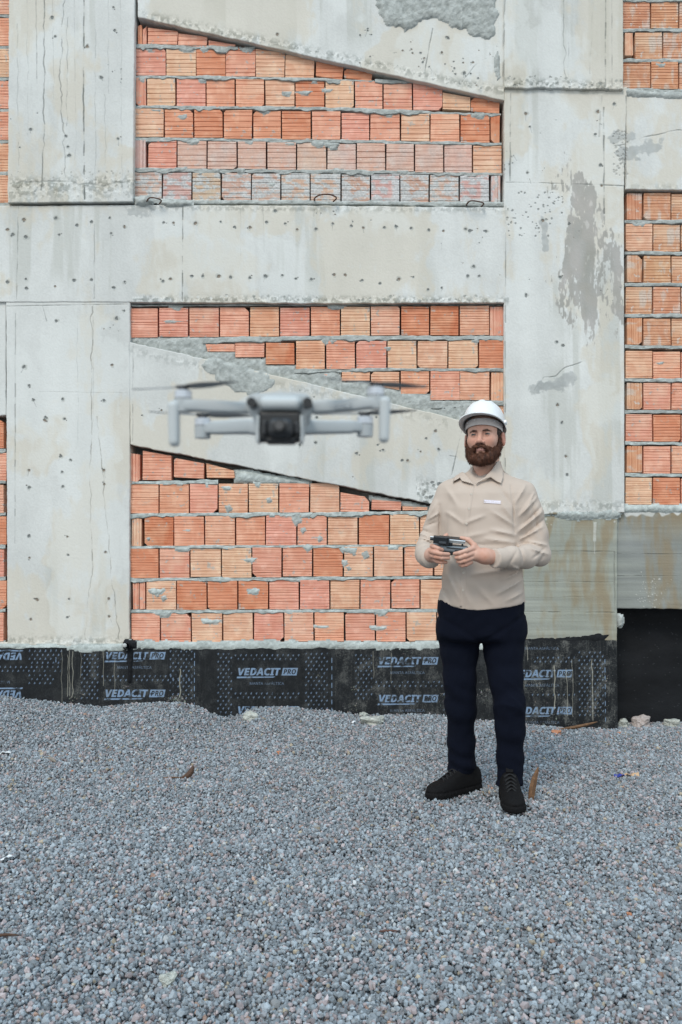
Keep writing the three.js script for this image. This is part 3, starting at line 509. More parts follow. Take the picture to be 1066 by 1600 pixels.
// ---------- bituminous sheets on the plinth ----------
const tarBump = byteTex(256, 256, (i, j, o) => { o[0] = o[1] = o[2] = fbm(i / 9, j / 9, 3) * 160 + HT[(i * 71 + j * 557) & 65535] * 70; }, false);
const RM = rng(404);
function tarSheet(x0, x1, top, bot, z, d) {
  const S = 3.4, w = Math.round((x1 - x0) * S), h = Math.round((bot - top) * S), c = document.createElement('canvas'); c.width = w; c.height = h;
  const k = c.getContext('2d'), im = k.createImageData(w, h), dust = d.dust ?? 0.3;
  for (let j = 0; j < h; j++) for (let i = 0; i < w; i++) {
    const X = (x0 + i / S) / 60, Y = (top + j / S) / 60, q = (j * w + i) * 4;
    let l = 21 + (fbm(X * 9, Y * 9, 3) - 0.5) * 16 + (HT[(i * 31 + j * 887) & 65535] - 0.5) * 8;
    const a = step(0.5, 0.8, fbm(X * 4 + 3, Y * 3 + 7, 5) + (fbm(X * 46, Y * 40, 3) - 0.5) * 0.5) * dust, b = step(0.58, 0.74, fbm(X * 20, Y * 1.2 + 3, 3)) * dust * 0.3, g = step(0.80, 0.9, n2(X * 130, Y * 130) * 0.6 + n2(X * 30, Y * 30) * 0.45) * dust * 1.3;
    const m = clamp(a + b + g, 0, 0.8);
    im.data[q] = mix(l - 3, 128, m); im.data[q + 1] = mix(l, 127, m); im.data[q + 2] = mix(l + 3, 120, m); im.data[q + 3] = 255;
  }
  k.putImageData(im, 0, 0);
  const X = px => (px - x0) * S, Y = py => (py - top) * S;
  const worn = (fn) => { // print with gaps rubbed through it
    const c2 = document.createElement('canvas'); c2.width = w; c2.height = h; const g = c2.getContext('2d'); fn(g);
    const id = g.getImageData(0, 0, w, h); for (let j = 0; j < h; j++) for (let i = 0; i < w; i++) { const q = (j * w + i) * 4 + 3; if (id.data[q]) { const f = fbm(i / 22, j / 15, 4) + (HT[(i * 57 + j * 331) & 65535] - 0.5) * 0.2; id.data[q] *= 0.2 + 0.8 * step(d.wear ?? 0.3, (d.wear ?? 0.3) + 0.12, f); } }
    g.putImageData(id, 0, 0); k.drawImage(c2, 0, 0);
  };
  worn(g => {
    g.fillStyle = 'rgb(120,143,170)'; g.strokeStyle = 'rgb(120,143,170)';
    const markAt = (px, py, up) => { g.save(); g.translate(X(px), Y(py)); if (up) g.rotate(Math.PI); g.beginPath(); g.moveTo(-S * 1.7, -S * 1.5); g.lineTo(-S * 0.2, -S * 0.2); g.lineTo(S * 0.3, -S * 2); g.lineTo(S * 1.8, -S * 1.5); g.lineTo(S * 0.1, S * 2); g.closePath(); g.globalAlpha = 0.85; g.fill(); g.restore(); };
    for (const [a, b, y0, y1, up] of d.marks || []) { let r = 0; for (let y = y0; y <= y1; y += 6.1, r++) for (let x = a + (r & 1) * 4; x <= b; x += 8.2) markAt(x, y, up); }
    for (const [x, y, turned, part] of d.texts || []) {
      g.save(); g.translate(X(x), Y(y)); if (turned) g.rotate(Math.PI);
      const one = (fn) => { g.save(); fn(); g.restore(); };
      if (part !== 'small') {
        one(() => { g.transform(1, 0, -0.2, 1, 0, 0); g.font = `bold ${Math.round(15.2 * S)}px sans-serif`; g.textBaseline = 'alphabetic'; const m = g.measureText('VEDACIT').width; g.scale(66 * S / m, 1); g.fillText('VEDACIT', 0, 12 * S); g.lineWidth = S * 0.7; g.lineJoin = 'round'; g.strokeText('VEDACIT', 0, 12 * S); });
        one(() => { g.transform(1, 0, -0.2, 1, 0, 0); g.lineWidth = S * 1.1; g.fillRect(69.5 * S, 0.6 * S, 23.5 * S, 12 * S); g.globalCompositeOperation = 'destination-out'; g.font = `bold ${Math.round(11 * S)}px sans-serif`; const m = g.measureText('PRO').width; g.scale(20 * S / m, 1); g.fillText('PRO', 71.3 * S / (20 * S / m), 10.6 * S); });
        one(() => { g.beginPath(); g.moveTo(-2 * S, 14.2 * S); g.lineTo(58 * S, 14.2 * S); g.lineTo(54 * S, 15.9 * S); g.lineTo(-3 * S, 17 * S); g.closePath(); g.fill(); });
      }
      if (part !== 'big') one(() => { g.globalAlpha = 0.8; g.font = `${Math.round(5.6 * S)}px sans-serif`; const m = g.measureText('MANTA ASFÁLTICA').width; g.translate(17 * S, 27 * S); g.scale(54 * S / m, 1); g.fillText('MANTA ASFÁLTICA', 0, 0); });
      g.restore();
    }
    for (const [x, a, b] of d.dashes || []) for (let y = a; y < b; y += 13) g.fillRect(X(x), Y(y), S * 1.2, S * 8);
  });
  { // dust lying over the print as well
    const id = k.getImageData(0, 0, w, h); for (let j = 0; j < h; j++) for (let i = 0; i < w; i++) { const X = (x0 + i / S) / 60, Y = (top + j / S) / 60, q = (j * w + i) * 4, m = (step(0.5, 0.8, fbm(X * 7 + 50, Y * 5 + 3, 4) + (fbm(X * 60, Y * 50 + 9, 3) - 0.5) * 0.6) * 0.7 + 0.12) * (0.25 + dust); for (let c2 = 0; c2 < 3; c2++) id.data[q + c2] = mix(id.data[q + c2], [104, 104, 100][c2], m * 0.6); }
    k.putImageData(id, 0, 0);
  }
  for (const [x, a, b, wd] of d.drips || []) { k.strokeStyle = 'rgba(176,172,156,0.75)'; k.lineWidth = S * wd; k.beginPath(); for (let y = a; y <= b; y += 3) k.lineTo(X(x + (n2(y * 0.1, x) - 0.5) * 2.4), Y(y)); k.stroke(); }
  for (const [x, y, r, n] of d.splash || []) for (let i = 0; i < n; i++) { const an = RM() * 6.3, q = (RM() + RM() * RM()) * r * 0.8; k.fillStyle = `rgba(${150 + RM() * 26},${148 + RM() * 24},${136 + RM() * 24},${0.25 + RM() * 0.5})`; k.beginPath(); k.ellipse(X(x + Math.cos(an) * q), Y(y + Math.sin(an) * q * 0.6), S * (0.2 + RM() * RM() * RM() * 3), S * (0.2 + RM() * RM() * RM() * 2.4), RM() * 3, 0, 6.3); k.fill(); }
  const a = at(x0, top, z), b = at(x1, bot, z), nx = 60, ny = 26, pos = [], uv = [], idx = [];
  for (let j = 0; j <= ny; j++) for (let i = 0; i <= nx; i++) {
    const u = i / nx, v = j / ny, x = mix(a.x, b.x, u), y = mix(a.y, b.y, v) + (j ? 0 : (fbm(x * 14, 3.3, 3) - 0.5) * 0.03);
    pos.push(x, y, z + (fbm(x * 3 + x0, y * 3, 3) - 0.5) * 0.006 + (n2(x * 22, y * 22) - 0.5) * 0.002 - (i === 0 || i === nx ? 0.004 : 0)); uv.push(u, 1 - v);
  }
  for (let j = 0; j < ny; j++) for (let i = 0; i < nx; i++) { const p = j * (nx + 1) + i; idx.push(p, p + nx + 1, p + 1, p + 1, p + nx + 1, p + nx + 2); }
  return mesh('bitumen_sheet', geoFrom(pos, idx, uv), new THREE.MeshPhysicalMaterial({ map: canvasTex(c, true), bumpMap: tarBump, bumpScale: 0.002, roughness: 0.75, specularIntensity: 0.6 }), HP);
}
tarSheet(-140, 104, 1013, 1150, 0.014, { dust: 0.16, texts: [[33, 1032, true, 'big'], [33, 1091, true], [-110, 1032, true]], marks: [[46, 98, 1017, 1040, true], [0, 98, 1042, 1049, true], [46, 84, 1055, 1072, true]], dashes: [[86, 1027, 1040]], drips: [[96, 1016, 1100, 0.6]] });
tarSheet(100, 322, 1013, 1160, 0.009, { dust: 0.3, texts: [[166, 1018], [166, 1077]], marks: [[128, 156, 1018, 1092], [160, 300, 1057, 1064], [266, 300, 1018, 1092]], dashes: [[303, 1020, 1100]], drips: [[106, 1016, 1090, 1], [109, 1016, 1090, 0.8], [114, 1018, 1090, 1], [127, 1020, 1060, 0.5], [161, 1018, 1074, 0.7], [179, 1030, 1085, 0.6], [281, 1045, 1090, 1.6]], splash: [[278, 1092, 12, 150], [262, 1096, 14, 60], [116, 1092, 16, 60], [195, 1073, 5, 20], [310, 1055, 2, 8]] });
tarSheet(316, 524, 1013, 1160, 0.016, { dust: 0.2, texts: [[373, 1043], [373, 1103]], marks: [[341, 364, 1022, 1120], [368, 470, 1024, 1031], [368, 470, 1084, 1091], [478, 514, 1022, 1112]], dashes: [[518, 1028, 1120]], splash: [[498, 1056, 5, 14], [526, 1078, 6, 20]] });
tarSheet(518, 800, 1014, 1160, 0.011, { dust: 0.4, wear: 0.34, texts: [[593, 1026], [593, 1085]], marks: [[556, 584, 1024, 1092], [588, 700, 1066, 1073], [694, 745, 1024, 1110]], splash: [[556, 1076, 8, 40], [548, 1105, 16, 50], [700, 1090, 24, 90], [760, 1085, 22, 120], [640, 1020, 14, 20]], drips: [[584, 1018, 1060, 0.6], [612, 1020, 1070, 0.5]] });
tarSheet(786, 966, 1001, 1165, -0.004, { dust: 0.6, wear: 0.3, texts: [[803, 988, false, 'small'], [803, 1046], [803, 1104]], marks: [[832, 900, 1028, 1035], [906, 945, 1020, 1120], [832, 900, 1086, 1092]], dashes: [[946, 1030, 1125]], drips: [[867, 1040, 1110, 1.6], [886, 1044, 1120, 0.8], [895, 1030, 1120, 0.7], [926, 1030, 1128, 1.2], [824, 1008, 1034, 1]], splash: [[850, 1118, 34, 120], [930, 1110, 24, 90], [840, 1072, 22, 60], [945, 1060, 14, 60]] });
const tarMat = new THREE.MeshPhysicalMaterial({ specularIntensity: 0.5, map: byteTex(256, 256, (i, j, o) => { const l = 22 + (fbm(i / 20, j / 20, 4) - 0.5) * 20 + (HT[(i * 71 + j * 557) & 65535] > 0.994 ? 40 : 0); o[0] = l - 1; o[1] = l + 1; o[2] = l + 4; }, true), bumpMap: tarBump, bumpScale: 0.003, roughness: 0.8 });
{
  const a = at(955, 940, -0.2), b = at(1400, 1180, -0.2), g = new THREE.BoxGeometry(b.x - a.x, a.y - b.y, 0.05, 1, 1, 1); g.translate((a.x + b.x) / 2, (a.y + b.y) / 2, -0.225); mesh('bitumen_coated_wall', g, tarMat, HP);
  mesh('bitumen_smear', blobGeo([[796, 1000], [850, 996], [900, 994], [935, 990], [952, 992], [946, 999], [960, 1003], [962, 1008], [796, 1010]], -0.0125, 0.004, 33, 0.007, 0.008), tarMat, HP);
  const chip = blobGeo([[967, 960], [973, 962], [974, 972], [970, 980], [966, 978]], -0.02, 0.03, 5, 0.006, 0.004); mesh('broken_arris', chip, mortarMat, HP);
  // tarred pipe stub where two sheets meet
  const c = at(199, 1009, 0.02), st = new THREE.CylinderGeometry(0.022, 0.026, 0.05, 16, 1, true); st.rotateX(Math.PI / 2); st.translate(c.x, c.y, 0.03); const stub = mesh('pipe_stub', st, tarMat, HP);
  const pl = new THREE.SphereGeometry(0.014, 12, 8); pl.scale(1, 1, 0.6); pl.translate(c.x - 0.008, c.y + 0.006, 0.056); mesh('plug', pl, mat({ color: lin(0.42, 0.43, 0.42), roughness: 0.8 }), stub);
  mesh('tar_run', blobGeo([[200, 1012], [208, 1010], [207, 1040], [204, 1066], [201, 1066], [200, 1040]], 0.012, 0.012, 41, 0.006, 0.004), tarMat, HP);
  mesh('tar_run', blobGeo([[196, 1000], [214, 1002], [216, 1014], [200, 1016], [192, 1010]], 0.008, 0.014, 43, 0.006, 0.006), tarMat, HP);
}

// ---------- the yard ----------
const contact = [[-400, 1085], [0, 1089], [60, 1093], [110, 1100], [165, 1105], [200, 1101], [280, 1098], [312, 1106], [335, 1117], [352, 1123], [375, 1119], [400, 1106], [450, 1105], [520, 1111], [560, 1118], [600, 1118], [650, 1116], [700, 1119], [800, 1133], [880, 1138], [965, 1141], [1066, 1140], [1500, 1140]].map(([x, y]) => { const p = at(x, y, 0); return [p.x, p.y]; });
const GY = -0.05;
function ground(x, z) {
  const w = lerpTable(contact, x), t = step(-0.1, 1.25, z);
  return mix(w, GY, t) + (fbm(x * 1.7 + 4, z * 1.7, 3) - 0.5) * 0.065 * clamp(z / 0.6) + (fbm(x * 5 + 4, z * 5 + 8, 2) - 0.5) * 0.036 * clamp(0.3 + z);
}
{
  const line = (dense0, dense1, st, far) => { const o = []; for (let v = dense0; v <= dense1 + 1e-6; v += st) o.push(v); let s = st; for (let v = dense1; v < far;) { s *= 1.35; v += s; o.push(v); } s = st; for (let v = dense0; v > -far;) { s *= 1.35; v -= s; o.unshift(v); } return o; };
  const xs = line(-3.4, 3.4, 0.05, 160), zs = line(-0.2, 5.2, 0.05, 160), pos = [], uv = [], idx = [];
  for (const z of zs) for (const x of xs) { pos.push(x, ground(clamp(x, -6, 6), clamp(z, -0.3, 8)) - 0.011, z); uv.push(x / 0.5, z / 0.5); }
  for (let j = 0; j < zs.length - 1; j++) for (let i = 0; i < xs.length - 1; i++) { const a = j * xs.length + i, b = a + 1, c = a + xs.length, d = c + 1; idx.push(a, c, b, b, c, d); }
  const gm = mat({ map: byteTex(512, 512, (i, j, o) => { const a = HT[((i >> 3) * 71 + (j >> 3) * 557) & 65535], f = HT[(i * 31 + j * 887) & 65535], l = 74 + a * 50 + f * 24; o[0] = l; o[1] = l + 2; o[2] = l + 5; }, true), bumpMap: byteTex(512, 512, (i, j, o) => { o[0] = o[1] = o[2] = 255 * n2(i / 9, j / 9); }, false), bumpScale: 0.012, roughness: 0.95 });
  mesh('ground', geoFrom(pos, idx, uv), gm, scene).userData.kind = 'structure';
}
{ // loose crushed stone
  const R = rng(2024), gravel = new THREE.Group(); gravel.name = 'gravel'; gravel.userData = { kind: 'stuff', label: 'loose blue grey crushed stone covering the yard', category: 'gravel' }; scene.add(gravel);
  const shapes = []; 
  for (let s = 0; s < 4; s++) { const g = new THREE.IcosahedronGeometry(1, s === 3 ? 1 : 0), p = g.attributes.position, done = new Map();
    for (let i = 0; i < p.count; i++) { const key = [p.getX(i), p.getY(i), p.getZ(i)].map(v => v.toFixed(3)).join(); if (!done.has(key)) done.set(key, [0.62 + 0.62 * R(), (R() - 0.5) * 0.35, (R() - 0.5) * 0.35, (R() - 0.5) * 0.35]); const [k, a, b, c] = done.get(key); p.setXYZ(i, p.getX(i) * k + a, p.getY(i) * k + b, p.getZ(i) * k + c); }
    g.deleteAttribute('uv'); g.computeVertexNormals(); shapes.push(g); }
  const stoneMat = mat({ color: 0xffffff, roughness: 0.88 });
  const list = [[], [], [], []], q = new THREE.Quaternion(), m4 = new THREE.Matrix4(), col = new THREE.Color();
  const pitch = 0.0112;
  for (let layer = 0; layer < 2; layer++) for (let z = -0.02; z < 4.1; z += pitch) {
    const Z = CAMZ - z, hw = 0.385 * Z + 0.32;
    for (let x = -hw; x < hw; x += pitch) {
      if (layer && R() < 0.35) continue;
      const X = x + (R() - 0.5) * pitch * 1.5, ZZ = z + (R() - 0.5) * pitch * 1.5; if (ZZ < 0.012 && X < 1.78) continue;
      const clump = fbm(X * 6, ZZ * 6, 2), s = (0.0042 + 0.0062 * R() * R() + (R() < 0.03 ? 0.004 : 0)) * (0.9 + 0.25 * clump);
      list[Math.floor(R() * 4)].push([X, ground(X, ZZ) + (layer ? 0.003 + R() * 0.008 : -0.004 + R() * 0.004), ZZ, s]);
    }
  }
  for (let z = -0.22; z < 0; z += pitch) for (let x = 1.76; x < 3; x += pitch) list[1].push([x + R() * 0.01, ground(x, 0) + R() * 0.006, z, 0.008]);
  list.forEach((L, s) => {
    const im = new THREE.InstancedMesh(shapes[s], stoneMat, L.length); im.name = 'stone'; im.userData = { kind: 'stuff' }; im.castShadow = im.receiveShadow = true;
    L.forEach(([x, y, z, r], i) => {
      q.set(R() - 0.5, R() - 0.5, R() - 0.5, R() - 0.5).normalize();
      m4.compose(V(x, y, z), q, V(r * (0.85 + R() * 0.5), r * (0.7 + R() * 0.4), r * (0.85 + R() * 0.5))); im.setMatrixAt(i, m4);
      const t = R(), l = 0.14 + 0.22 * R() + 0.09 * R() * R();
      if (t < 0.68) col.setRGB(l * 0.89, l, l * 1.08); else if (t < 0.86) col.setRGB(l * 1.12, l * 0.96, l * 0.96); else if (t < 0.92) col.setRGB(l * 0.72, l * 0.74, l * 0.78); else if (t < 0.975) col.setRGB(l * 1.25, l * 1.28, l * 1.28); else if (t < 0.994) col.setRGB(l * 1.15, l * 0.98, l * 0.74); else col.setRGB(l * 1.15, l * 0.75, l * 0.58);
      im.setColorAt(i, col);
    });
    gravel.add(im);
  });
}

// ---------- litter on the stones ----------
function rockGeo(rx, ry, rz, seed, det = 4, amp = 0.42) {
  const g = new THREE.IcosahedronGeometry(1, det), p = g.attributes.position;
  for (let i = 0; i < p.count; i++) { const x = p.getX(i), y = p.getY(i), z = p.getZ(i); let k = 1 + (n3(x * 1.3 + seed, y * 1.3 + 20, z * 1.3 + 20) - 0.5) * amp * 2 + (n3(x * 3 + seed, y * 3 + 20, z * 3 + 20) - 0.5) * amp + (n3(x * 8 + seed, y * 8 + 20, z * 8 + 20) - 0.5) * amp * 0.3; const m = Math.max(Math.abs(x), Math.abs(y), Math.abs(z)); k *= mix(1, 0.8 / m, 0.45); p.setXYZ(i, x * k * rx, y * k * ry, z * k * rz); }
  g.computeVertexNormals(); return g;
}
const yardAt = (px, py) => { // where a sight line meets the gravel
  let z = 4.6; for (; z > 0.03; z -= 0.006) { const p = at(px, py, z); if (p.y <= ground(p.x, p.z)) return p.setY(ground(p.x, p.z)); } const p = at(px, py, 0.05); return p.setY(ground(p.x, 0.05));
};
const clay = mat({ color: lin(0.5, 0.22, 0.12), roughness: 0.92, bumpMap: mortarBump, bumpScale: 0.002 }), chalk = mat({ color: lin(0.62, 0.62, 0.6), roughness: 0.95, bumpMap: mortarBump, bumpScale: 0.004 }), woodMat = mat({ map: byteTex(128, 256, (i, j, o) => { const l = fbm(i / 6, j / 60, 4); o[0] = 76 + l * 58; o[1] = 54 + l * 46; o[2] = 36 + l * 34; }, true), roughness: 0.85 }), darkLeaf = mat({ color: lin(0.07, 0.035, 0.02), roughness: 0.8 }), greyRock = mat({ map: mortarMap, color: lin(1.15, 1.12, 1.06), roughness: 0.95, bumpMap: mortarBump, bumpScale: 0.004 });
function chunk(name, label, cat, px, py, rx, ry, rz, m, seed, turn = 0, group, deep) {
  const p = deep ? at(px, py, deep) : yardAt(px, py); if (deep) p.y = ground(p.x, 0); const o = mesh(name, rockGeo(rx, ry, rz, seed), m, scene); o.position.copy(p).add(V(0, ry * 0.55, 0)); o.rotation.y = turn; o.userData = { label, category: cat }; if (group) o.userData.group = group; return o;
}
chunk('mortar_lump', 'pale grey lump of hardened mortar lying alone in the open gravel', 'rubble', 263, 1541, 0.024, 0.02, 0.022, greyRock, 1, 0.4);
chunk('mortar_lump', 'grey broken mortar chunk leaning on gravel under the printed black sheet', 'rubble', 392, 1125, 0.05, 0.03, 0.04, greyRock, 2, 0.2);
chunk('mortar_lump', 'flat beige mortar slab piece at the plinth between two printed sheets', 'rubble', 583, 1133, 0.085, 0.035, 0.05, greyRock, 3, 0.5);
chunk('mortar_lump', 'small beige mortar piece beside the flat mortar slab at the plinth', 'rubble', 568, 1112, 0.03, 0.02, 0.03, greyRock, 4, 0.1);
chunk('plaster_lump', 'white plaster lump at the foot of the black coated recess', 'rubble', 915, 1143, 0.075, 0.038, 0.05, chalk, 5, 0.3, undefined, -0.07);
chunk('brick_shard', 'brown brick fragment wedged beside the white plaster lump', 'rubble', 945, 1143, 0.034, 0.034, 0.04, clay, 6, 0.9, undefined, -0.11);
chunk('concrete_lump', 'pinkish grey concrete block tilted at the foot of the recess', 'rubble', 1004, 1143, 0.07, 0.045, 0.05, mat({ color: lin(0.42, 0.36, 0.33), roughness: 0.95, bumpMap: mortarBump, bumpScale: 0.004 }), 7, 0.6, undefined, -0.09);
chunk('concrete_lump', 'pale concrete wedge between brown shard and pinkish block', 'rubble', 975, 1144, 0.045, 0.034, 0.04, greyRock, 8, 1.2, undefined, -0.1);
chunk('concrete_lump', 'grey stone lump at the outer end of the recess rubble', 'rubble', 1052, 1146, 0.055, 0.034, 0.05, greyRock, 9, 2, undefined, -0.08);
chunk('brick_shard', 'orange brick shard at the foot of the tall column sheet', 'rubble', 870, 1147, 0.034, 0.014, 0.03, clay, 10, 0.5);
chunk('brick_shard', 'small orange shard at the corner of the column foot', 'rubble', 968, 1147, 0.022, 0.008, 0.02, clay, 11, 0.9);
for (const [x, y, s] of [[838, 1176, 6], [437, 1178, 7], [416, 1170, 5], [680, 1312, 5], [690, 1321, 6], [871, 1264, 4], [614, 1183, 6], [983, 1430, 4], [113, 1207, 7], [92, 1244, 4]]) chunk('brick_crumb', 'tiny orange brick crumb scattered on the gravel', 'rubble', x, y, s * 0.0022, s * 0.0013, s * 0.0018, clay, x, x, 'orange brick crumbs on the gravel');
function splinter(name, label, cat, pts, w, m, thick = 0.25) { // flat tapered strip through points, with thickness
  const c = new THREE.CatmullRomCurve3(pts), g = new THREE.TubeGeometry(c, 16, w, 6), p = g.attributes.position, o = V(0, 0, 0), N = 7;
  for (let i = 0; i < p.count; i++) { const ring = Math.floor(i / N), t = ring / 16; c.getPointAt(t, o); const k = Math.sin(Math.PI * clamp(0.12 + t * 0.86)) ** 0.7; p.setXYZ(i, o.x + (p.getX(i) - o.x) * k, o.y + (p.getY(i) - o.y) * k, o.z + (p.getZ(i) - o.z) * k * thick); }
  g.computeVertexNormals(); const r = mesh(name, g, m, scene); r.userData = { label, category: cat }; return r;
}
{
  const b = yardAt(832, 1254), u = (x, y, z) => V(b.x + x, b.y + y, b.z + z);
  splinter('wood_splinter', 'upright brown wood splinter stuck in the gravel by the black shoe', 'wood', [u(-0.006, -0.02, 0), u(-0.004, 0.03, 0), u(0.008, 0.09, -0.005), u(0.03, 0.155, -0.01)], 0.017, woodMat, 0.3);
  const l = yardAt(292, 1219), v = (x, y, z) => V(l.x + x, l.y + y, l.z + z);
  splinter('curled_leaf', 'dark brown curled dry leaf standing up from open gravel', 'leaf', [v(-0.03, 0.004, 0), v(0.0, 0.018, 0.01), v(0.02, 0.04, 0), v(0.03, 0.07, -0.01)], 0.017, darkLeaf, 0.45);
  const s = yardAt(268, 1219); splinter('twig', 'thin pale twig lying beside the curled brown leaf', 'twig', [s.clone().add(V(-0.04, 0.01, 0)), s.clone().add(V(0.0, 0.014, 0.004)), s.clone().add(V(0.05, 0.012, 0))], 0.004, woodMat, 1);
  const t = yardAt(82, 1192); splinter('bark_strip', 'short grey brown bark strip lying on gravel near the upside down print', 'wood', [t.clone().add(V(-0.03, 0.018, -0.03)), t.clone().add(V(0, 0.018, 0)), t.clone().add(V(0.03, 0.014, 0.035))], 0.011, mat({ color: lin(0.22, 0.19, 0.16), roughness: 0.9 }), 0.5);
  const k = yardAt(608, 1463); splinter('rusty_nail', 'rusty nail lying flat in the open gravel', 'nail', [k.clone().add(V(-0.03, 0.014, 0)), k.clone().add(V(0, 0.015, -0.002)), k.clone().add(V(0.03, 0.014, -0.004))], 0.0035, mat({ color: lin(0.12, 0.06, 0.045), roughness: 0.85, metalness: 0.3 }), 1);
  const d = yardAt(6, 1472); splinter('stick', 'dark bent stick lying in the gravel', 'twig', [d.clone().add(V(-0.06, 0.012, 0.01)), d.clone().add(V(0, 0.02, 0)), d.clone().add(V(0.045, 0.016, -0.008))], 0.005, darkLeaf, 1);
  const e = yardAt(905, 1142); splinter('wood_strip', 'thin brown wooden strip lying along the foot of the worn sheet', 'wood', [e.clone().add(V(-0.13, 0.012, 0.02)), e.clone().add(V(0, 0.03, 0.01)), e.clone().add(V(0.12, 0.055, -0.01))], 0.012, woodMat, 0.5);
  const paper = (name, label, px, py, w, h, c, seed) => { const g = new THREE.BoxGeometry(w, 0.003, h, 10, 1, 8), p = g.attributes.position; for (let i = 0; i < p.count; i++) p.setY(i, p.getY(i) + (n2(p.getX(i) * 60 + seed, p.getZ(i) * 60) - 0.3) * 0.03 + 0.012); g.computeVertexNormals(); const o = mesh(name, g, mat({ color: c, roughness: 0.8 }), scene); o.position.copy(yardAt(px, py)); o.rotation.y = seed; o.userData = { label, category: 'litter' }; };
  paper('crumpled_wrapper', 'crumpled blue wrapper lying on the gravel beside a tan offcut', 968, 1217, 0.045, 0.05, lin(0.03, 0.05, 0.3), 1.3);
  paper('tan_offcut', 'tan wooden offcut lying beside the crumpled blue wrapper', 985, 1215, 0.085, 0.03, lin(0.52, 0.34, 0.2), 2.95);
  paper('paper_scrap', 'crumpled white paper scrap on gravel by the upside down print', 6, 1181, 0.075, 0.04, lin(0.75, 0.77, 0.78), 0.4);
  paper('plastic_scrap', 'small white plastic scrap in the open gravel', 10, 1347, 0.05, 0.03, lin(0.75, 0.77, 0.78), 1.1);
  paper('foil_scrap', 'tiny white scrap beside the flat mortar slab', 552, 1132, 0.03, 0.02, lin(0.75, 0.77, 0.78), 2.1);
}
// ---------- implicit surfaces ----------
const smin = (a, b, k) => { const h = clamp(0.5 + 0.5 * (b - a) / k); return mix(b, a, h) - k * h * (1 - h); };
const smax = (a, b, k) => -smin(-a, -b, k);
function cap(p, a, b, r0, r1) { // tapered capsule
  const ex = b.x - a.x, ey = b.y - a.y, ez = b.z - a.z, dx = p.x - a.x, dy = p.y - a.y, dz = p.z - a.z, t = clamp((dx * ex + dy * ey + dz * ez) / (ex * ex + ey * ey + ez * ez));
  return Math.hypot(dx - ex * t, dy - ey * t, dz - ez * t) - mix(r0, r1, t);
}
function cone(p, a, b, r0, r1) { // the same with flat ends
  const ex = b.x - a.x, ey = b.y - a.y, ez = b.z - a.z, L = Math.hypot(ex, ey, ez), dx = p.x - a.x, dy = p.y - a.y, dz = p.z - a.z, s = (dx * ex + dy * ey + dz * ez) / L, t = clamp(s / L);
  const rad = Math.sqrt(Math.max(0, dx * dx + dy * dy + dz * dz - s * s)); return smax(rad - mix(r0, r1, t), Math.abs(s - L / 2) - L / 2, 0.006);
}
const ell = (p, x, y, z, a, b, c) => { const u = (p.x - x) / a, v = (p.y - y) / b, w = (p.z - z) / c, k = Math.sqrt(u * u + v * v + w * w), g = Math.sqrt(u * u / (a * a) + v * v / (b * b) + w * w / (c * c)) || 1e-9; return k * (k - 1) / g; };
function chain(p, pts, k) { let d = 1e9; for (let i = 0; i < pts.length - 1; i++) { const c = cap(p, pts[i][0], pts[i + 1][0], pts[i][1], pts[i + 1][1]); d = i ? smin(d, c, k) : c; } return d; }
function skin(f, lo, hi, cell) { // surface nets
  const nx = Math.ceil((hi.x - lo.x) / cell) + 1, ny = Math.ceil((hi.y - lo.y) / cell) + 1, nz = Math.ceil((hi.z - lo.z) / cell) + 1, v = new Float32Array(nx * ny * nz), p = V(0, 0, 0), at3 = (i, j, k) => (k * ny + j) * nx + i;
  for (let k = 0; k < nz; k++) for (let j = 0; j < ny; j++) for (let i = 0; i < nx; i++) { p.set(lo.x + i * cell, lo.y + j * cell, lo.z + k * cell); v[at3(i, j, k)] = f(p); }
  const id = new Int32Array(nx * ny * nz).fill(-1), pos = [], idx = [];
  const C = [[0, 0, 0], [1, 0, 0], [0, 1, 0], [1, 1, 0], [0, 0, 1], [1, 0, 1], [0, 1, 1], [1, 1, 1]], E = [[0, 1], [2, 3], [4, 5], [6, 7], [0, 2], [1, 3], [4, 6], [5, 7], [0, 4], [1, 5], [2, 6], [3, 7]];
  for (let k = 0; k < nz - 1; k++) for (let j = 0; j < ny - 1; j++) for (let i = 0; i < nx - 1; i++) {
    const w = C.map(c => v[at3(i + c[0], j + c[1], k + c[2])]); let neg = 0; for (const x of w) if (x < 0) neg++; if (!neg || neg === 8) continue;
    let x = 0, y = 0, z = 0, n = 0;
    for (const [a, b] of E) if ((w[a] < 0) !== (w[b] < 0)) { const t = w[a] / (w[a] - w[b]); x += mix(C[a][0], C[b][0], t); y += mix(C[a][1], C[b][1], t); z += mix(C[a][2], C[b][2], t); n++; }
    id[at3(i, j, k)] = pos.length / 3; pos.push(lo.x + (i + x / n) * cell, lo.y + (j + y / n) * cell, lo.z + (k + z / n) * cell);
  }
  const quad = (a, b, c, d, flip) => { if (a < 0 || b < 0 || c < 0 || d < 0) return; flip ? idx.push(a, c, b, a, d, c) : idx.push(a, b, c, a, c, d); };
  for (let k = 1; k < nz - 1; k++) for (let j = 1; j < ny - 1; j++) for (let i = 1; i < nx - 1; i++) {
    const o = v[at3(i, j, k)] < 0;
    if (o !== v[at3(i + 1, j, k)] < 0) quad(id[at3(i, j - 1, k - 1)], id[at3(i, j, k - 1)], id[at3(i, j, k)], id[at3(i, j - 1, k)], !o);
    if (o !== v[at3(i, j + 1, k)] < 0) quad(id[at3(i - 1, j, k - 1)], id[at3(i - 1, j, k)], id[at3(i, j, k)], id[at3(i, j, k - 1)], !o);
    if (o !== v[at3(i, j, k + 1)] < 0) quad(id[at3(i - 1, j - 1, k)], id[at3(i, j - 1, k)], id[at3(i, j, k)], id[at3(i - 1, j, k)], !o);
  }
  return geoFrom(pos, idx);
}
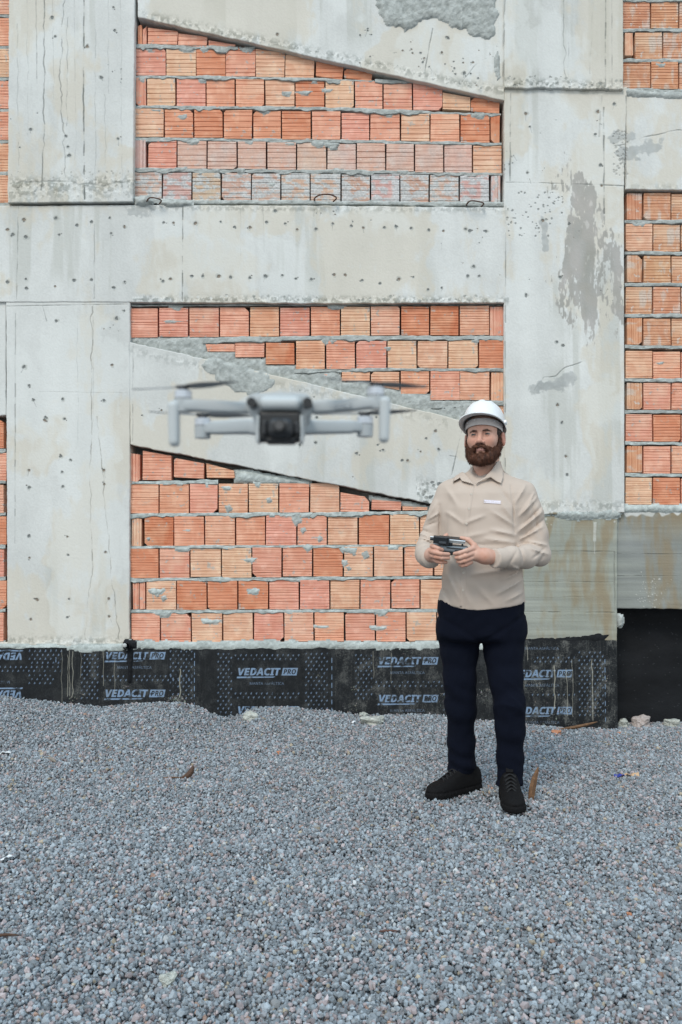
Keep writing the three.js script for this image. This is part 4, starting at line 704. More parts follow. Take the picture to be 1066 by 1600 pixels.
function paint(g, fn) { const p = g.attributes.position, c = new Float32Array(p.count * 3), q = V(0, 0, 0), o = [0, 0, 0]; for (let i = 0; i < p.count; i++) { q.fromBufferAttribute(p, i); fn(q, o, i); c.set(o, i * 3); } g.setAttribute('color', new THREE.BufferAttribute(c, 3)); return g; }

// ---------- the man ----------
const MZ = 1.73, ROOT = V(at(752, 1250, MZ).x, GY, MZ - 0.03);
const P = (px, py, dz = 0) => at(px, py, MZ + dz);
const R_ = (n, dz = 0) => n * (CAMZ - MZ - dz) / F;              // photo lengths at his distance, in metres
const man = thing('person', 'bearded person in white hard hat, beige shirt and navy trousers holding a remote controller', 'person', ROOT);
const own = (g) => { g.translate(-ROOT.x, -ROOT.y, -ROOT.z); return g; };
const skinMat = new THREE.MeshPhysicalMaterial({ vertexColors: true, roughness: 0.55, sheen: 0.15, sheenRoughness: 0.6 });
const weave = byteTex(256, 256, (i, j, o) => { const l = 120 + ((i ^ j) & 1) * 20 + (HT[(i * 71 + j * 557) & 65535] - 0.5) * 60; o[0] = o[1] = o[2] = l; }, false);
const shirtMat = mat({ color: lin(0.49, 0.405, 0.34), roughness: 0.9 }), trouserMat = new THREE.MeshPhysicalMaterial({ color: lin(0.0024, 0.004, 0.0105), roughness: 0.95, specularIntensity: 0.3 }), shoeMat = new THREE.MeshPhysicalMaterial({ color: lin(0.0045, 0.0042, 0.0046), roughness: 0.8, specularIntensity: 0.35 }), soleMat = mat({ color: lin(0.014, 0.014, 0.015), roughness: 0.85 });

// torso as a stack of soft ellipses: photo height, centre, half width, depth half, forward offset
const TOR = [[724, 757, 17, 0.058, -0.05], [736, 757, 25, 0.07, -0.045], [746, 758, 44, 0.085, -0.04], [757, 760, 62, 0.105, -0.03], [772, 761, 68, 0.122, -0.02], [795, 759, 66, 0.134, -0.01], [835, 755, 60, 0.135, -0.005], [875, 754, 60.5, 0.14, 0.0], [910, 754, 63, 0.141, 0.0], [938, 752.5, 67.5, 0.136, -0.005], [953, 752, 68.5, 0.134, -0.01], [985, 752, 71, 0.13, -0.02]]
  .map(([y, x, h, b, dz]) => { const c = P(x, y, dz); return [c.y, c.x, c.z, R_(h), b]; }).reverse();
function torso(p, grow = 0) {
  const T = TOR; let i = 1; while (i < T.length - 1 && p.y > T[i][0]) i++;
  const A = T[i - 1], B = T[i], t = clamp((p.y - A[0]) / (B[0] - A[0])), cx = mix(A[1], B[1], t), cz = mix(A[2], B[2], t), a = mix(A[3], B[3], t) + grow, b = mix(A[4], B[4], t) + grow;
  const u = Math.abs(p.x - cx) / a, w = Math.abs(p.z - cz) / b, k = Math.pow(Math.pow(u, 2.5) + Math.pow(w, 2.5), 0.4);
  let d = (k - 1) * Math.min(a, b) * 0.92; return d;
}
// his left arm is on the picture's right
const LA = [[P(815, 775, 0.0), 0.065], [P(826, 802, 0.02), 0.06], [P(835, 836, 0.02), 0.055], [P(842, 866, 0.03), 0.049]];
const LF = [[P(842, 866, 0.03), 0.049], [P(822, 870, 0.11), 0.05], [P(797, 871, 0.19), 0.045], [P(780, 871, 0.235), 0.041]];
const RA = [[P(703, 772, -0.05), 0.06], [P(691, 800, -0.05), 0.059], [P(679, 833, -0.06), 0.053], [P(669, 858, -0.04), 0.049]];
const RF = [[P(669, 858, -0.04), 0.049], [P(667, 866, 0.04), 0.05], [P(669, 871, 0.12), 0.042], [P(673, 872, 0.17), 0.04]];
const cuffL = [P(791, 871.5, 0.205), P(771, 872, 0.252)], cuffR = [P(668, 871, 0.115), P(674, 872.5, 0.185)];
// drag lines and creases of the cloth, as measured
const FOLD = [[805, 786, 824, 757, 5, 7], [812, 806, 842, 776, 6, 6], [811, 830, 848, 800, 7, 7], [815, 842, 851, 822, 6, 6], [826, 846, 857, 852, 6, 5], [822, 856, 858, 866, 5, 5], [833, 788, 846, 838, -5, 8],
  [803, 822, 768, 800, 5, 8], [805, 836, 766, 828, 6, 8], [803, 848, 758, 842, 5, 8], [800, 812, 782, 786, 4, 9], [817, 905, 775, 927, 6, 8], [814, 893, 784, 905, 5, 7], [818, 925, 790, 938, 4, 7], [700, 800, 722, 818, 4, 7], [725, 818, 756, 806, 4, 7], [722, 840, 760, 832, 3, 9],
  [690, 788, 692, 842, -6, 6], [658, 832, 680, 843, 6, 4.5], [659, 839, 677, 846, 5, 4], [661, 826, 678, 833, -5, 4], [685, 782, 668, 820, 4, 6], [680, 775, 672, 800, -4, 6], [736, 897, 802, 888, 4, 9], [699, 898, 716, 936, 5, 8], [694, 915, 704, 944, -4, 7], [712, 905, 735, 944, 3, 9], [742, 915, 770, 945, 3, 10], [700, 760, 715, 790, 3, 8], [782, 762, 800, 790, -4, 8],
  [800, 758, 804, 834, -5, 3], [818, 800, 838, 770, 5, 4], [822, 818, 850, 790, -5, 5], [820, 838, 852, 812, -5, 5], [828, 872, 852, 858, -5, 4], [664, 842, 684, 852, -5, 4], [672, 812, 690, 800, 4, 5], [668, 822, 686, 815, -4, 4], [722, 850, 780, 852, -3, 6], [790, 883, 815, 893, 4, 5], [783, 884, 800, 860, -3, 5], [850, 868, 835, 888, -4, 6], [696, 850, 712, 880, -4, 8], [806, 850, 812, 880, -5, 7]]
  .map(([a, b, c, d, h, w]) => { const A = P(a, b, 0.1), B = P(c, d, 0.1); return [A.x, A.y, B.x, B.y, h * 0.0018, R_(w) * 0.46]; });
function folds(p) {
  let s = 0;
  for (const [ax, ay, bx, by, h, w] of FOLD) {
    const ex = bx - ax, ey = by - ay, dx = p.x - ax, dy = p.y - ay, L2 = ex * ex + ey * ey, t = clamp((dx * ex + dy * ey) / L2), d2 = (dx - ex * t) ** 2 + (dy - ey * t) ** 2; if (d2 > w * w * 9) continue;
    s += h * (0.55 * Math.exp(-d2 / (w * w)) + 0.6 * Math.exp(-1.9 * Math.sqrt(d2) / w)) * Math.sin(Math.PI * (0.12 + 0.76 * t));
  }
  return s;
}
const hemTab = [[676, 936], [684, 938.5], [700, 946], [722, 952], [745, 954], [775, 951], [800, 948], [822, 944], [832, 943]].map(([x, y]) => { const p = P(x, y, 0.1); return [p.x, p.y]; });
function shirt(p) {
  let d = torso(p);
  d = smin(d, chain(p, LA, 0.03), 0.045); d = smin(d, chain(p, RA, 0.03), 0.045);
  const fl = Math.min(chain(p, LF, 0.02), 1), fr = Math.min(chain(p, RF, 0.02), 1);
  d = smin(d, smin(fl, chain(p, LA.slice(2), 0.02), 0.02), 0.014); d = smin(d, smin(fr, chain(p, RA.slice(2), 0.02), 0.02), 0.014);
  d = smin(d, cone(p, cuffL[0], cuffL[1], 0.0435, 0.043), 0.004); d = smin(d, cone(p, cuffR[0], cuffR[1], 0.043, 0.042), 0.004);
  if (Math.abs(d) < 0.03) { const c = torso(p); d -= folds(p) * step(MZ - 0.12, MZ - 0.02, p.z); d -= (n3(p.x * 14 + 9, p.y * 9 + 9, p.z * 14 + 9) - 0.5) * 0.008 + (n3(p.x * 30 + 9, p.y * 22 + 9, p.z * 30 + 9) - 0.5) * 0.0035; }
  d = smax(d, lerpTable(hemTab, p.x) - p.y - (p.z < MZ - 0.02 ? 0.03 : 0), 0.006);
  d = smax(d, -cap(p, P(757, 712, -0.02), P(742, 749, 0.085), 0.066, 0.016), 0.006);
  return d;
}
const shirtMesh = (() => { const lo = P(640, 960, 0.1), hi = P(872, 722, 0.1); const g = skin(shirt, V(lo.x, lo.y, MZ - 0.24), V(hi.x, hi.y, MZ + 0.33), 0.0056); return mesh('shirt', own(g), shirtMat, man); })();
const onShirt = (px, py, lift = 0.002) => { let p = P(px, py, 0.34); const c = V(0, CAMY, CAMZ); const dir = p.clone().sub(c).normalize(); for (let i = 0; i < 200; i++) { const d = shirt(p); if (d < 0.0004) break; p.addScaledVector(dir, Math.max(0.0006, d * 0.6)); } p.addScaledVector(dir, -lift); return p; };
function ribbonOn(path, w, lift, n, name, m, parent, uvs) { // strip of cloth laid on the shirt
  const pos = [], uv = [], idx = [], K = 5;
  for (let i = 0; i <= n; i++) { const t = i / n, x = lerpTable(path.map((q, j) => [q[1], q[0]]), mix(path[0][1], path[path.length - 1][1], t)), y = mix(path[0][1], path[path.length - 1][1], t);
    for (let k = 0; k < K; k++) { const q = onShirt(x + (k / (K - 1) - 0.5) * w, y, k === 0 || k === K - 1 ? -0.003 : lift); pos.push(q.x, q.y, q.z); uv.push(k / (K - 1), 1 - t); } }
  for (let i = 0; i < n; i++) for (let k = 0; k < K - 1; k++) { const a = i * K + k; idx.push(a, a + K, a + 1, a + 1, a + K, a + K + 1); }
  return mesh(name, own(geoFrom(pos, idx, uv)), m, parent);
}
const plack = [[738, 758], [734, 785], [729, 815], [726, 850], [724, 890], [723, 925], [723, 951]];
ribbonOn(plack, 11.5, 0.0028, 70, 'placket', shirtMat, shirtMesh);
for (const y of [772, 795, 818, 841, 895, 922]) { const x = lerpTable(plack.map(q => [q[1], q[0]]), y), b = new THREE.CylinderGeometry(0.0052, 0.0052, 0.0025, 12); b.rotateX(Math.PI / 2); const q = onShirt(x + 0.5, y, 0.004); b.translate(q.x, q.y, q.z); mesh('button', own(b), mat({ color: lin(0.55, 0.49, 0.42), roughness: 0.4 }), shirtMesh); }
{ // embroidered name strip, too small to read
  const c = document.createElement('canvas'); c.width = 256; c.height = 64; const g = c.getContext('2d'); g.fillStyle = 'rgb(196,186,186)'; g.fillRect(0, 0, 256, 64); const r = rng(3);
  g.fillStyle = 'rgb(226,222,236)'; for (let x = 14; x < 240; x += 9 + r() * 5) g.fillRect(x, 8 + r() * 4, 5 + r() * 5, 22); for (let x = 40; x < 240; x += 7 + r() * 4) g.fillRect(x, 40 + r() * 3, 4 + r() * 4, 12); g.fillStyle = 'rgb(60,60,70)'; g.beginPath(); g.moveTo(2, 22); g.lineTo(12, 30); g.lineTo(16, 44); g.fill();
  const pos = [], uv = [], idx = [], N = 10; for (let i = 0; i <= N; i++) for (let k = 0; k < 3; k++) { const t = i / N, q = onShirt(756 + t * 27, 780.4 + t * 1.6 + k * 2.8, 0.0022); pos.push(q.x, q.y, q.z); uv.push(t, 1 - k / 2); }
  for (let i = 0; i < N; i++) for (let k = 0; k < 2; k++) { const a = i * 3 + k; idx.push(a, a + 1, a + 3, a + 3, a + 1, a + 4); }
  const t = canvasTex(c, true); mesh('chest_badge', own(geoFrom(pos, idx, uv)), mat({ map: t, roughness: 0.7 }), shirtMesh).userData.label = 'small white embroidered strip on the shirt chest';
}
{ // turned-down collar: a band round the neck and two pointed leaves, a shell lying on the shoulders
  const poly = (pts) => pts.map(([x, y]) => { const q = P(x, y, 0.05); return [q.x, q.y]; });
  const leaves = [poly([[740, 758.5], [752, 751.5], [765, 746.5], [774, 753], [781, 756.5], [785.5, 747], [787, 734], [781, 719], [776, 722], [769, 733], [757, 745.5], [746, 752]]), poly([[739.5, 758.5], [729, 754.5], [721.5, 752], [719.5, 746.5], [708, 753], [713, 744], [720, 738], [726, 735.5], [729, 741], [733.5, 749]])];
  const sd = (poly, x, y) => { let d = 1e9, ins = false; for (let k = 0, l = poly.length - 1; k < poly.length; l = k++) { const a = poly[k], b = poly[l], ex = b[0] - a[0], ey = b[1] - a[1], t = clamp(((x - a[0]) * ex + (y - a[1]) * ey) / (ex * ex + ey * ey)); d = Math.min(d, Math.hypot(x - a[0] - ex * t, y - a[1] - ey * t)); if ((a[1] > y) !== (b[1] > y) && x < (b[0] - a[0]) * (y - a[1]) / (b[1] - a[1]) + a[0]) ins = !ins; } return ins ? -d : d; };
  const n0 = P(757, 712, -0.03), n1 = P(756, 748, -0.022), yb = P(757, 744, 0).y, ytop = [[728, 743], [740, 738], [757, 728], [782, 719]].map(([x, y]) => { const q = P(x, y, 0); return [q.x, q.y]; });
  const base = (p) => smin(torso(p, 0.004), cap(p, n0, n1, 0.068, 0.086), 0.03);
  const f = (p) => { const s = base(p), sh = Math.abs(s - 0.0065) - 0.0052; const front = p.z > MZ - 0.05 ? Math.min(sd(leaves[0], p.x, p.y), sd(leaves[1], p.x, p.y)) : Math.max(yb - p.y, p.y - lerpTable(ytop, p.x), Math.abs(s - 0.004) - 0.006); return Math.max(sh, front); };
  const lo = P(700, 765, 0), hi = P(796, 712, 0); mesh('collar', own(skin(f, V(lo.x, lo.y, MZ - 0.15), V(hi.x, hi.y, MZ + 0.12), 0.0036)), shirtMat, shirtMesh);
}
// trousers
const LL = [[P(787, 985, -0.03), 0.084], [P(787, 1018, -0.01), 0.085], [P(790.5, 1059, 0.01), 0.074], [P(796.5, 1100, 0.03), 0.064], [P(797.5, 1138, 0.02), 0.062], [P(797, 1184, 0.005), 0.0575], [P(797, 1240, 0.01), 0.062]];
const RL = [[P(717, 985, -0.05), 0.083], [P(718, 1014, -0.05), 0.084], [P(718.5, 1059, -0.05), 0.0725], [P(720, 1106, -0.06), 0.0645], [P(721, 1161, -0.095), 0.06], [P(722, 1191, -0.105), 0.0585], [P(723, 1215, -0.11), 0.06]];
const cufY = [P(797, 1233, 0.06).y, P(723, 1209, -0.06).y];
function pants(p) {
  const pel = Math.max(torso(p, -0.008), P(750, 1003).y - p.y); 
  const a = chain(p, LL, 0.03), b = chain(p, RL, 0.03); let d = smin(a, b, 0.012); d = smin(d, smax(torso(p, -0.003), P(750, 1002).y - p.y, 0.05), 0.04);
  if (Math.abs(d) < 0.03) {
    const left = a < b, y0 = left ? cufY[0] : cufY[1], h = p.y - y0, kn = Math.exp(-(((p.y - P(750, 1095).y) / 0.1) ** 2));
    const w = n3(p.x * 9 + 20, p.y * 26 + (p.x + p.z) * 9, p.z * 9 + 20) - 0.5, an = Math.exp(-Math.max(0, h) / 0.07);
    d -= w * (0.003 + 0.016 * an + 0.008 * kn) + Math.sin((h + p.x * 0.35) * 110) * 0.004 * an + (n3(p.x * 40 + 9, p.y * 26 + 30, p.z * 40 + 9) - 0.5) * 0.005 + 0.004 * Math.exp(-(((n3(p.x * 6 + 40, p.y * 16 + (p.x - p.z) * 10, p.z * 6 + 40) - 0.5) / 0.05) ** 2)) * (0.25 + kn);
    const cr = Math.exp(-(((p.y - P(750, 1000).y - Math.abs(p.x - P(748, 1000).x) * 0.6) / 0.012) ** 2)); d += cr * 0.004;
  }
  d = Math.max(d, p.y - lerpTable(hemTab, p.x) - 0.012); d = smax(d, (a < b ? cufY[0] : cufY[1]) - p.y + (p.z - MZ) * 0.1, 0.008);
  return d;
}
const trousers = (() => { const lo = P(668, 1248, 0.1), hi = P(836, 920, 0.1); return mesh('trousers', own(skin(pants, V(lo.x, lo.y, MZ - 0.26), V(hi.x, hi.y, MZ + 0.2), 0.0075)), trouserMat, man); })();
// shoes
const SH = [[-0.098, 0.014, 0.05], [-0.088, 0.031, 0.088], [-0.06, 0.038, 0.108], [-0.02, 0.042, 0.118], [0.02, 0.042, 0.112], [0.06, 0.044, 0.09], [0.11, 0.049, 0.068], [0.155, 0.049, 0.056], [0.185, 0.04, 0.048], [0.202, 0.022, 0.036], [0.208, 0.006, 0.02]];
function shoe(p) {
  let i = 1; while (i < SH.length - 1 && p.z > SH[i][0]) i++; const A = SH[i - 1], B = SH[i], t = clamp((p.z - A[0]) / (B[0] - A[0])), w = mix(A[1], B[1], t), h = mix(A[2], B[2], t), off = 0.006 * Math.sin(p.z * 9);
  const sol = smin(1, 1, 0.01), u = Math.abs(p.x - off) / w, v = Math.max(0, p.y) / h; let d = (Math.pow(Math.pow(u, 3) + Math.pow(v, 2.8), 0.345) - 1) * Math.min(w, h) * 0.8; d = Math.max(d, -p.y);
  const out = Math.max(p.z - 0.205, -0.096 - p.z); d = Math.max(d, out);
  const so = Math.max((u - 1.03) * w, p.y - 0.02, -p.y - 0.004, p.z - 0.212, -0.104 - p.z); d = Math.min(d, so);
  d += 0.003 * Math.exp(-(((p.y - 0.022) / 0.004) ** 2)); d -= (n3(p.x * 40 + 9, p.y * 40 + 9, p.z * 40 + 9) - 0.5) * 0.0025;
  if (p.y < 0.02 && Math.sin(p.z * 300) > 0.2 && u > 0.95) d += 0.003;
  return d;
}
{
  const sg = skin(shoe, V(-0.066, -0.014, -0.12), V(0.066, 0.135, 0.225), 0.0045);
  for (const [foot, turn] of [[P(796, 1252, 0.045), -0.1], [P(724, 1226, -0.1), -0.98]]) {
    foot.y = ground(foot.x, foot.z) + 0.004;
    const M = new THREE.Matrix4().makeRotationY(turn).scale(V(1.06, 1.06, 1.06)).setPosition(foot), g = sg.clone().applyMatrix4(M), s = mesh('shoe', own(g), shoeMat, man);
    const parts = []; for (let k = 0; k < 5; k++) { const z = 0.03 + k * 0.02, y = lerpTable(SH.map(q => [q[0], q[2]]), z) + 0.001, w = 0.024 - k * 0.001; for (const sx of [1, -1]) parts.push(new THREE.TubeGeometry(new THREE.CatmullRomCurve3([V(-w * sx, y - 0.009, z), V(0, y + 0.003, z + 0.008), V(w * sx, y - 0.01, z + 0.016)]), 8, 0.003, 5)); }
    mesh('laces', own(mergeGeometries(parts).applyMatrix4(M)), mat({ color: lin(0.008, 0.008, 0.009), roughness: 0.9 }), s);
    const tg = new RoundedBoxGeometry(0.03, 0.04, 0.006, 2, 0.002); tg.rotateX(-0.7); tg.translate(0, 0.128, 0.012); mesh('tongue', own(tg.applyMatrix4(M)), shoeMat, s);
  }
}
// head, in its own axes: x to his left, y up, z to the front, origin between the ears at eye level
const HM = new THREE.Matrix4().makeRotationFromEuler(new THREE.Euler(-0.07, -0.36, 0.03, 'YXZ')).setPosition(P(756.5, 683.5, 0.0));
const EYE = 0.0315;
function head(p) {
  const ax = Math.abs(p.x), q = V(ax, p.y, p.z);
  let d = ell(p, 0, 0.032, -0.012, 0.076, 0.092, 0.098);
  d = smin(d, ell(p, 0, -0.035, 0.028, 0.06, 0.075, 0.06), 0.03);
  d = smin(d, ell(q, 0.036, -0.022, 0.05, 0.03, 0.028, 0.03), 0.02);            // cheekbones
  d = smin(d, ell(p, 0, -0.098, 0.06, 0.03, 0.024, 0.028), 0.025);                // chin
  d = smin(d, ell(p, 0, 0.045, 0.045, 0.058, 0.045, 0.042), 0.025);               // forehead
  d = smin(d, cap(q, V(0.006, 0.0165, 0.085), V(0.045, 0.0175, 0.067), 0.01, 0.009), 0.013); // brow
  d = smax(d, -ell(q, EYE, -0.0005, 0.0945, 0.022, 0.0155, 0.0215), 0.012);           // sockets
  const ball = Math.hypot(q.x - EYE, q.y, q.z - 0.0725) - 0.0142; const slit = Math.abs(q.y + 0.0008 + (q.x - EYE) ** 2 * 9) - 0.0031;
  d = smin(d, Math.max(ball, -Math.max(slit, Math.abs(q.x - EYE) + Math.abs(q.y) * 1.6 - 0.0135)), 0.004);
  d = smin(d, cap(p, V(0, 0.008, 0.083), V(0, -0.034, 0.109), 0.0075, 0.0125), 0.01);
  d = smin(d, ell(q, 0.0145, -0.039, 0.097, 0.0088, 0.0085, 0.012), 0.006);
  d = smax(d, -ell(q, 0.007, -0.0465, 0.1, 0.004, 0.004, 0.006), 0.003);
  d = smin(d, ell(p, 0, -0.066, 0.08, 0.025, 0.016, 0.015), 0.012);
  d = smin(d, cap(q, V(0, -0.0645, 0.0935), V(0.022, -0.0685, 0.0855), 0.0032, 0.002), 0.004);
  d = smin(d, cap(q, V(0, -0.0735, 0.0925), V(0.02, -0.0705, 0.0855), 0.004, 0.0022), 0.004);
  d = smax(d, -cap(q, V(0, -0.0692, 0.0985), V(0.023, -0.0695, 0.0895), 0.0024, 0.0015), 0.002);
  // ears
  let e = ell(q, 0.085, -0.012, -0.012, 0.012, 0.033, 0.021); e = smax(e, -ell(q, 0.094, -0.008, -0.008, 0.008, 0.02, 0.0115), 0.005); d = smin(d, e, 0.008);
  d = smin(d, cap(p, V(0, -0.05, -0.03), V(0, -0.2, -0.045), 0.06, 0.062), 0.03);
  return d;
}
const tintSkin = (p, o) => {
  const n = (n3(p.x * 60 + 9, p.y * 60 + 9, p.z * 60 + 9) - 0.5) * 0.05; const ms = (n3(p.x * 24 + 9, p.y * 24 + 9, p.z * 24 + 9) - 0.5) * 0.09; let r = 0.56 + n, g = 0.325 + n + ms * 0.6, b = 0.24 + n + ms * 0.6;
  const ax = Math.abs(p.x), warm = 0.3 * Math.exp(-((ax ** 2 + (p.y - 0.05) ** 2) / 0.002)) + Math.exp(-(((ax - 0.04) ** 2 + (p.y + 0.03) ** 2) / 0.0006)) * 0.5 + Math.exp(-((ax ** 2 + (p.y + 0.036) ** 2 + (p.z - 0.105) ** 2) / 0.0005)) * 0.7 + (ax > 0.078 ? 0.8 : 0);
  g -= 0.075 * warm; b -= 0.06 * warm;
  if (p.z > 0.08 && ax < 0.023 && p.y > -0.0785 && p.y < -0.063) { r = 0.44; g = 0.225; b = 0.185; }
  o[0] = r; o[1] = g; o[2] = b;
};
const headGeo = paint(skin(head, V(-0.105, -0.2, -0.13), V(0.105, 0.14, 0.135), 0.0032), tintSkin).applyMatrix4(HM);
// hands: palms and five fingers closing on the controller
const H = (px, py, dz, r) => [P(px, py, dz), r];
function handSdf(palm, fingers, thumb) { return (p) => { let d = chain(p, palm, 0.018); for (const f of fingers) d = smin(d, chain(p, f, 0.003), 0.0042); return smin(d, chain(p, thumb, 0.004), 0.008); }; }
const handR = handSdf([H(673, 872, 0.15, 0.03), H(675, 867, 0.2, 0.03), H(677, 864, 0.225, 0.025)],
  [[H(675, 853, 0.235, 0.0098), H(679, 854.5, 0.262, 0.0098), H(685, 857, 0.272, 0.009), H(691, 859, 0.262, 0.008)],
    [H(673, 861, 0.238, 0.0105), H(679, 863, 0.271, 0.0102), H(690, 865.5, 0.283, 0.0094), H(701, 866, 0.272, 0.0084)],
    [H(674, 868, 0.232, 0.01), H(681, 870, 0.265, 0.0098), H(691, 872, 0.277, 0.009), H(701, 872, 0.266, 0.008)],
    [H(677, 874, 0.222, 0.009), H(683, 877, 0.25, 0.009), H(690, 879, 0.26, 0.0082), H(697, 878.5, 0.252, 0.0074)]],
  [H(679, 860, 0.205, 0.014), H(686, 850, 0.2, 0.012), H(692, 842, 0.19, 0.0108), H(698, 836, 0.185, 0.0088)]);
const handL = handSdf([H(775, 871, 0.235, 0.0315), H(758, 869, 0.25, 0.032), H(745, 867, 0.255, 0.029)],
  [[H(739, 857, 0.27, 0.0112), H(729, 860.5, 0.289, 0.0102), H(718, 864, 0.287, 0.009), H(710.5, 865, 0.275, 0.008)],
    [H(738, 864.5, 0.273, 0.0115), H(727, 869, 0.29, 0.0104), H(719, 871.5, 0.286, 0.0092), H(713, 871.5, 0.273, 0.0082)],
    [H(737, 872, 0.27, 0.011), H(727, 876, 0.284, 0.01), H(720, 878, 0.278, 0.0088), H(715.5, 877.5, 0.266, 0.008)],
    [H(736, 878.5, 0.262, 0.0098), H(728, 882.5, 0.273, 0.009), H(722.5, 884, 0.267, 0.008), H(719, 883, 0.258, 0.0074)]],
  [H(748, 862, 0.262, 0.015), H(741, 852, 0.262, 0.0125), H(732, 843.5, 0.252, 0.011), H(721, 840.5, 0.24, 0.0085)]);
const tintHand = (p, o) => { const n = (n3(p.x * 70 + 9, p.y * 70 + 9, p.z * 70 + 9) - 0.5) * 0.06; const ms = (n3(p.x * 30 + 9, p.y * 30 + 9, p.z * 30 + 9) - 0.5) * 0.1; o[0] = 0.54 + n; o[1] = 0.3 + n + ms * 0.6; o[2] = 0.22 + n + ms * 0.6; };
const hr = (() => { const a = P(655, 892, 0.2), b = P(712, 828, 0.2); return paint(skin(handR, V(a.x, a.y, MZ + 0.1), V(b.x, b.y, MZ + 0.31), 0.0028), tintHand); })();
const hl = (() => { const a = P(700, 894, 0.25), b = P(788, 832, 0.25); return paint(skin(handL, V(a.x, a.y, MZ + 0.18), V(b.x, b.y, MZ + 0.32), 0.0028), tintHand); })();
// the body under the clothes
const core = (p) => { let d = smax(torso(p, -0.03), P(750, 990).y - p.y, 0.02); for (const c of [LA, LF, RA, RF, LL, RL]) d = smin(d, chain(p, c.map(q => [q[0], q[1] - 0.024]), 0.02), 0.02); return Math.max(d, P(750, 1196).y - p.y, p.y - P(750, 728).y); };
const coreGeo = (() => { const a = P(645, 1235, 0.1), b = P(865, 728, 0.1); return paint(skin(core, V(a.x, a.y, MZ - 0.24), V(b.x, b.y, MZ + 0.27), 0.013), tintHand); })();
const body = mesh('body', own(mergeGeometries([headGeo, hr, hl, coreGeo])), skinMat, man);
// eyes
for (const s of [-1, 1]) {
  const g = new THREE.SphereGeometry(0.0128, 24, 16); g.rotateX(Math.PI / 2); paint(g, (p, o) => { const r = Math.hypot(p.x + 0.001, p.y); const c = p.z > 0 && r < 0.003 ? [0.01, 0.01, 0.01] : p.z > 0 && r < 0.0072 ? [0.03, 0.026, 0.021] : [0.2, 0.16, 0.14]; o[0] = c[0]; o[1] = c[1]; o[2] = c[2]; });
  g.translate(s * EYE, 0, 0.0725); mesh('eye', own(g.applyMatrix4(HM)), mat({ vertexColors: true, roughness: 0.3 }), body);
}
// beard, moustache, brows and hair: dense shapes with a coat of strands
const RH = rng(8);
function hairGeo(f, lo, hi, cell, col, n, len, flow) {
  const base = skin(f, lo, hi, cell), p = base.attributes.position, nn = base.attributes.normal, pos = [], idx = [], a = V(0, 0, 0), d = V(0, 0, 0), s = V(0, 0, 0);
  for (let i = 0; i < n; i++) {
    const k = Math.floor(RH() * p.count); a.fromBufferAttribute(p, k); d.fromBufferAttribute(nn, k).addScaledVector(flow(a), 0.9).add(V(RH() - 0.5, RH() - 0.5, RH() - 0.5).multiplyScalar(0.7)).normalize();
    s.set(RH() - 0.5, RH() - 0.5, RH() - 0.5).cross(d).normalize().multiplyScalar(0.0008); const t = d.clone().cross(s).normalize().multiplyScalar(0.0006), L = len * (0.5 + RH()), o = pos.length / 3, b = a.clone().addScaledVector(d, -0.003), e = a.clone().addScaledVector(d, L);
    for (const q of [b.clone().add(s), b.clone().sub(s).add(t), b.clone().sub(s).sub(t), e]) pos.push(q.x, q.y, q.z); idx.push(o, o + 1, o + 3, o + 1, o + 2, o + 3, o + 2, o, o + 3);
  }
  const st = geoFrom(pos, idx), g = mergeGeometries([base, st]);
  paint(g, (q, o, i) => { const v = 0.4 + 1.2 * (i < p.count ? n3(q.x * 160 + 9, q.y * 60 + 9, q.z * 160 + 9) : HT[(i >> 2) * 97 & 65535]); o[0] = col[0] * v; o[1] = col[1] * v; o[2] = col[2] * v; });
  return g.applyMatrix4(HM);
}
const hairMat = mat({ vertexColors: true, roughness: 0.65 });
const bq = (x, y, z) => V(x, y, z);
function beard(p) {
  const q = V(Math.abs(p.x), p.y, p.z);
  let d = chain(q, [[bq(0.072, -0.012, 0.008), 0.008], [bq(0.067, -0.05, 0.014), 0.0125], [bq(0.055, -0.085, 0.036), 0.018], [bq(0.033, -0.106, 0.064), 0.0245], [bq(0, -0.114, 0.077), 0.0285]], 0.016);
  d = smin(d, chain(q, [[bq(0, -0.0545, 0.096), 0.0056], [bq(0.02, -0.058, 0.0915), 0.0068], [bq(0.035, -0.068, 0.082), 0.0085], [bq(0.041, -0.088, 0.07), 0.014]], 0.008), 0.008);
  d = smin(d, cap(q, bq(0, -0.086, 0.094), bq(0, -0.1, 0.094), 0.005, 0.012), 0.008);
  d = smin(d, cap(q, bq(0.052, -0.062, 0.048), bq(0.044, -0.082, 0.064), 0.009, 0.014), 0.014);
  d = smax(d, -cap(q, bq(0, -0.072, 0.104), bq(0.021, -0.0725, 0.096), 0.0042, 0.0032), 0.003); d = smax(d, -ell(q, 0.013, -0.082, 0.098, 0.0095, 0.006, 0.02), 0.004);
  return d - (n3(p.x * 120 + 9, p.y * 55 + 9, p.z * 120 + 9) - 0.5) * 0.006;
}
mesh('beard', own(hairGeo(beard, V(-0.1, -0.175, -0.02), V(0.1, 0.012, 0.13), 0.0034, [0.098, 0.034, 0.0155], 9000, 0.0075, (a) => V(a.x * 3, -0.75, 0.25))), hairMat, body);
const hairShape = (p) => { let d = ell(p, 0, 0.03, -0.016, 0.081, 0.093, 0.1); d = Math.max(d, -ell(p, 0, 0.03, -0.014, 0.07, 0.084, 0.09)); d = Math.max(d, p.z - 0.036 - Math.max(0, p.y - 0.012) * 0.4, p.y - 0.07, -0.052 - p.y - Math.max(0, p.z) * 0.2); d = Math.max(d, -ell(V(Math.abs(p.x), p.y, p.z), 0.085, -0.014, -0.012, 0.02, 0.03, 0.02)); return d - (n3(p.x * 110 + 9, p.y * 60 + 9, p.z * 110 + 9) - 0.5) * 0.004; };
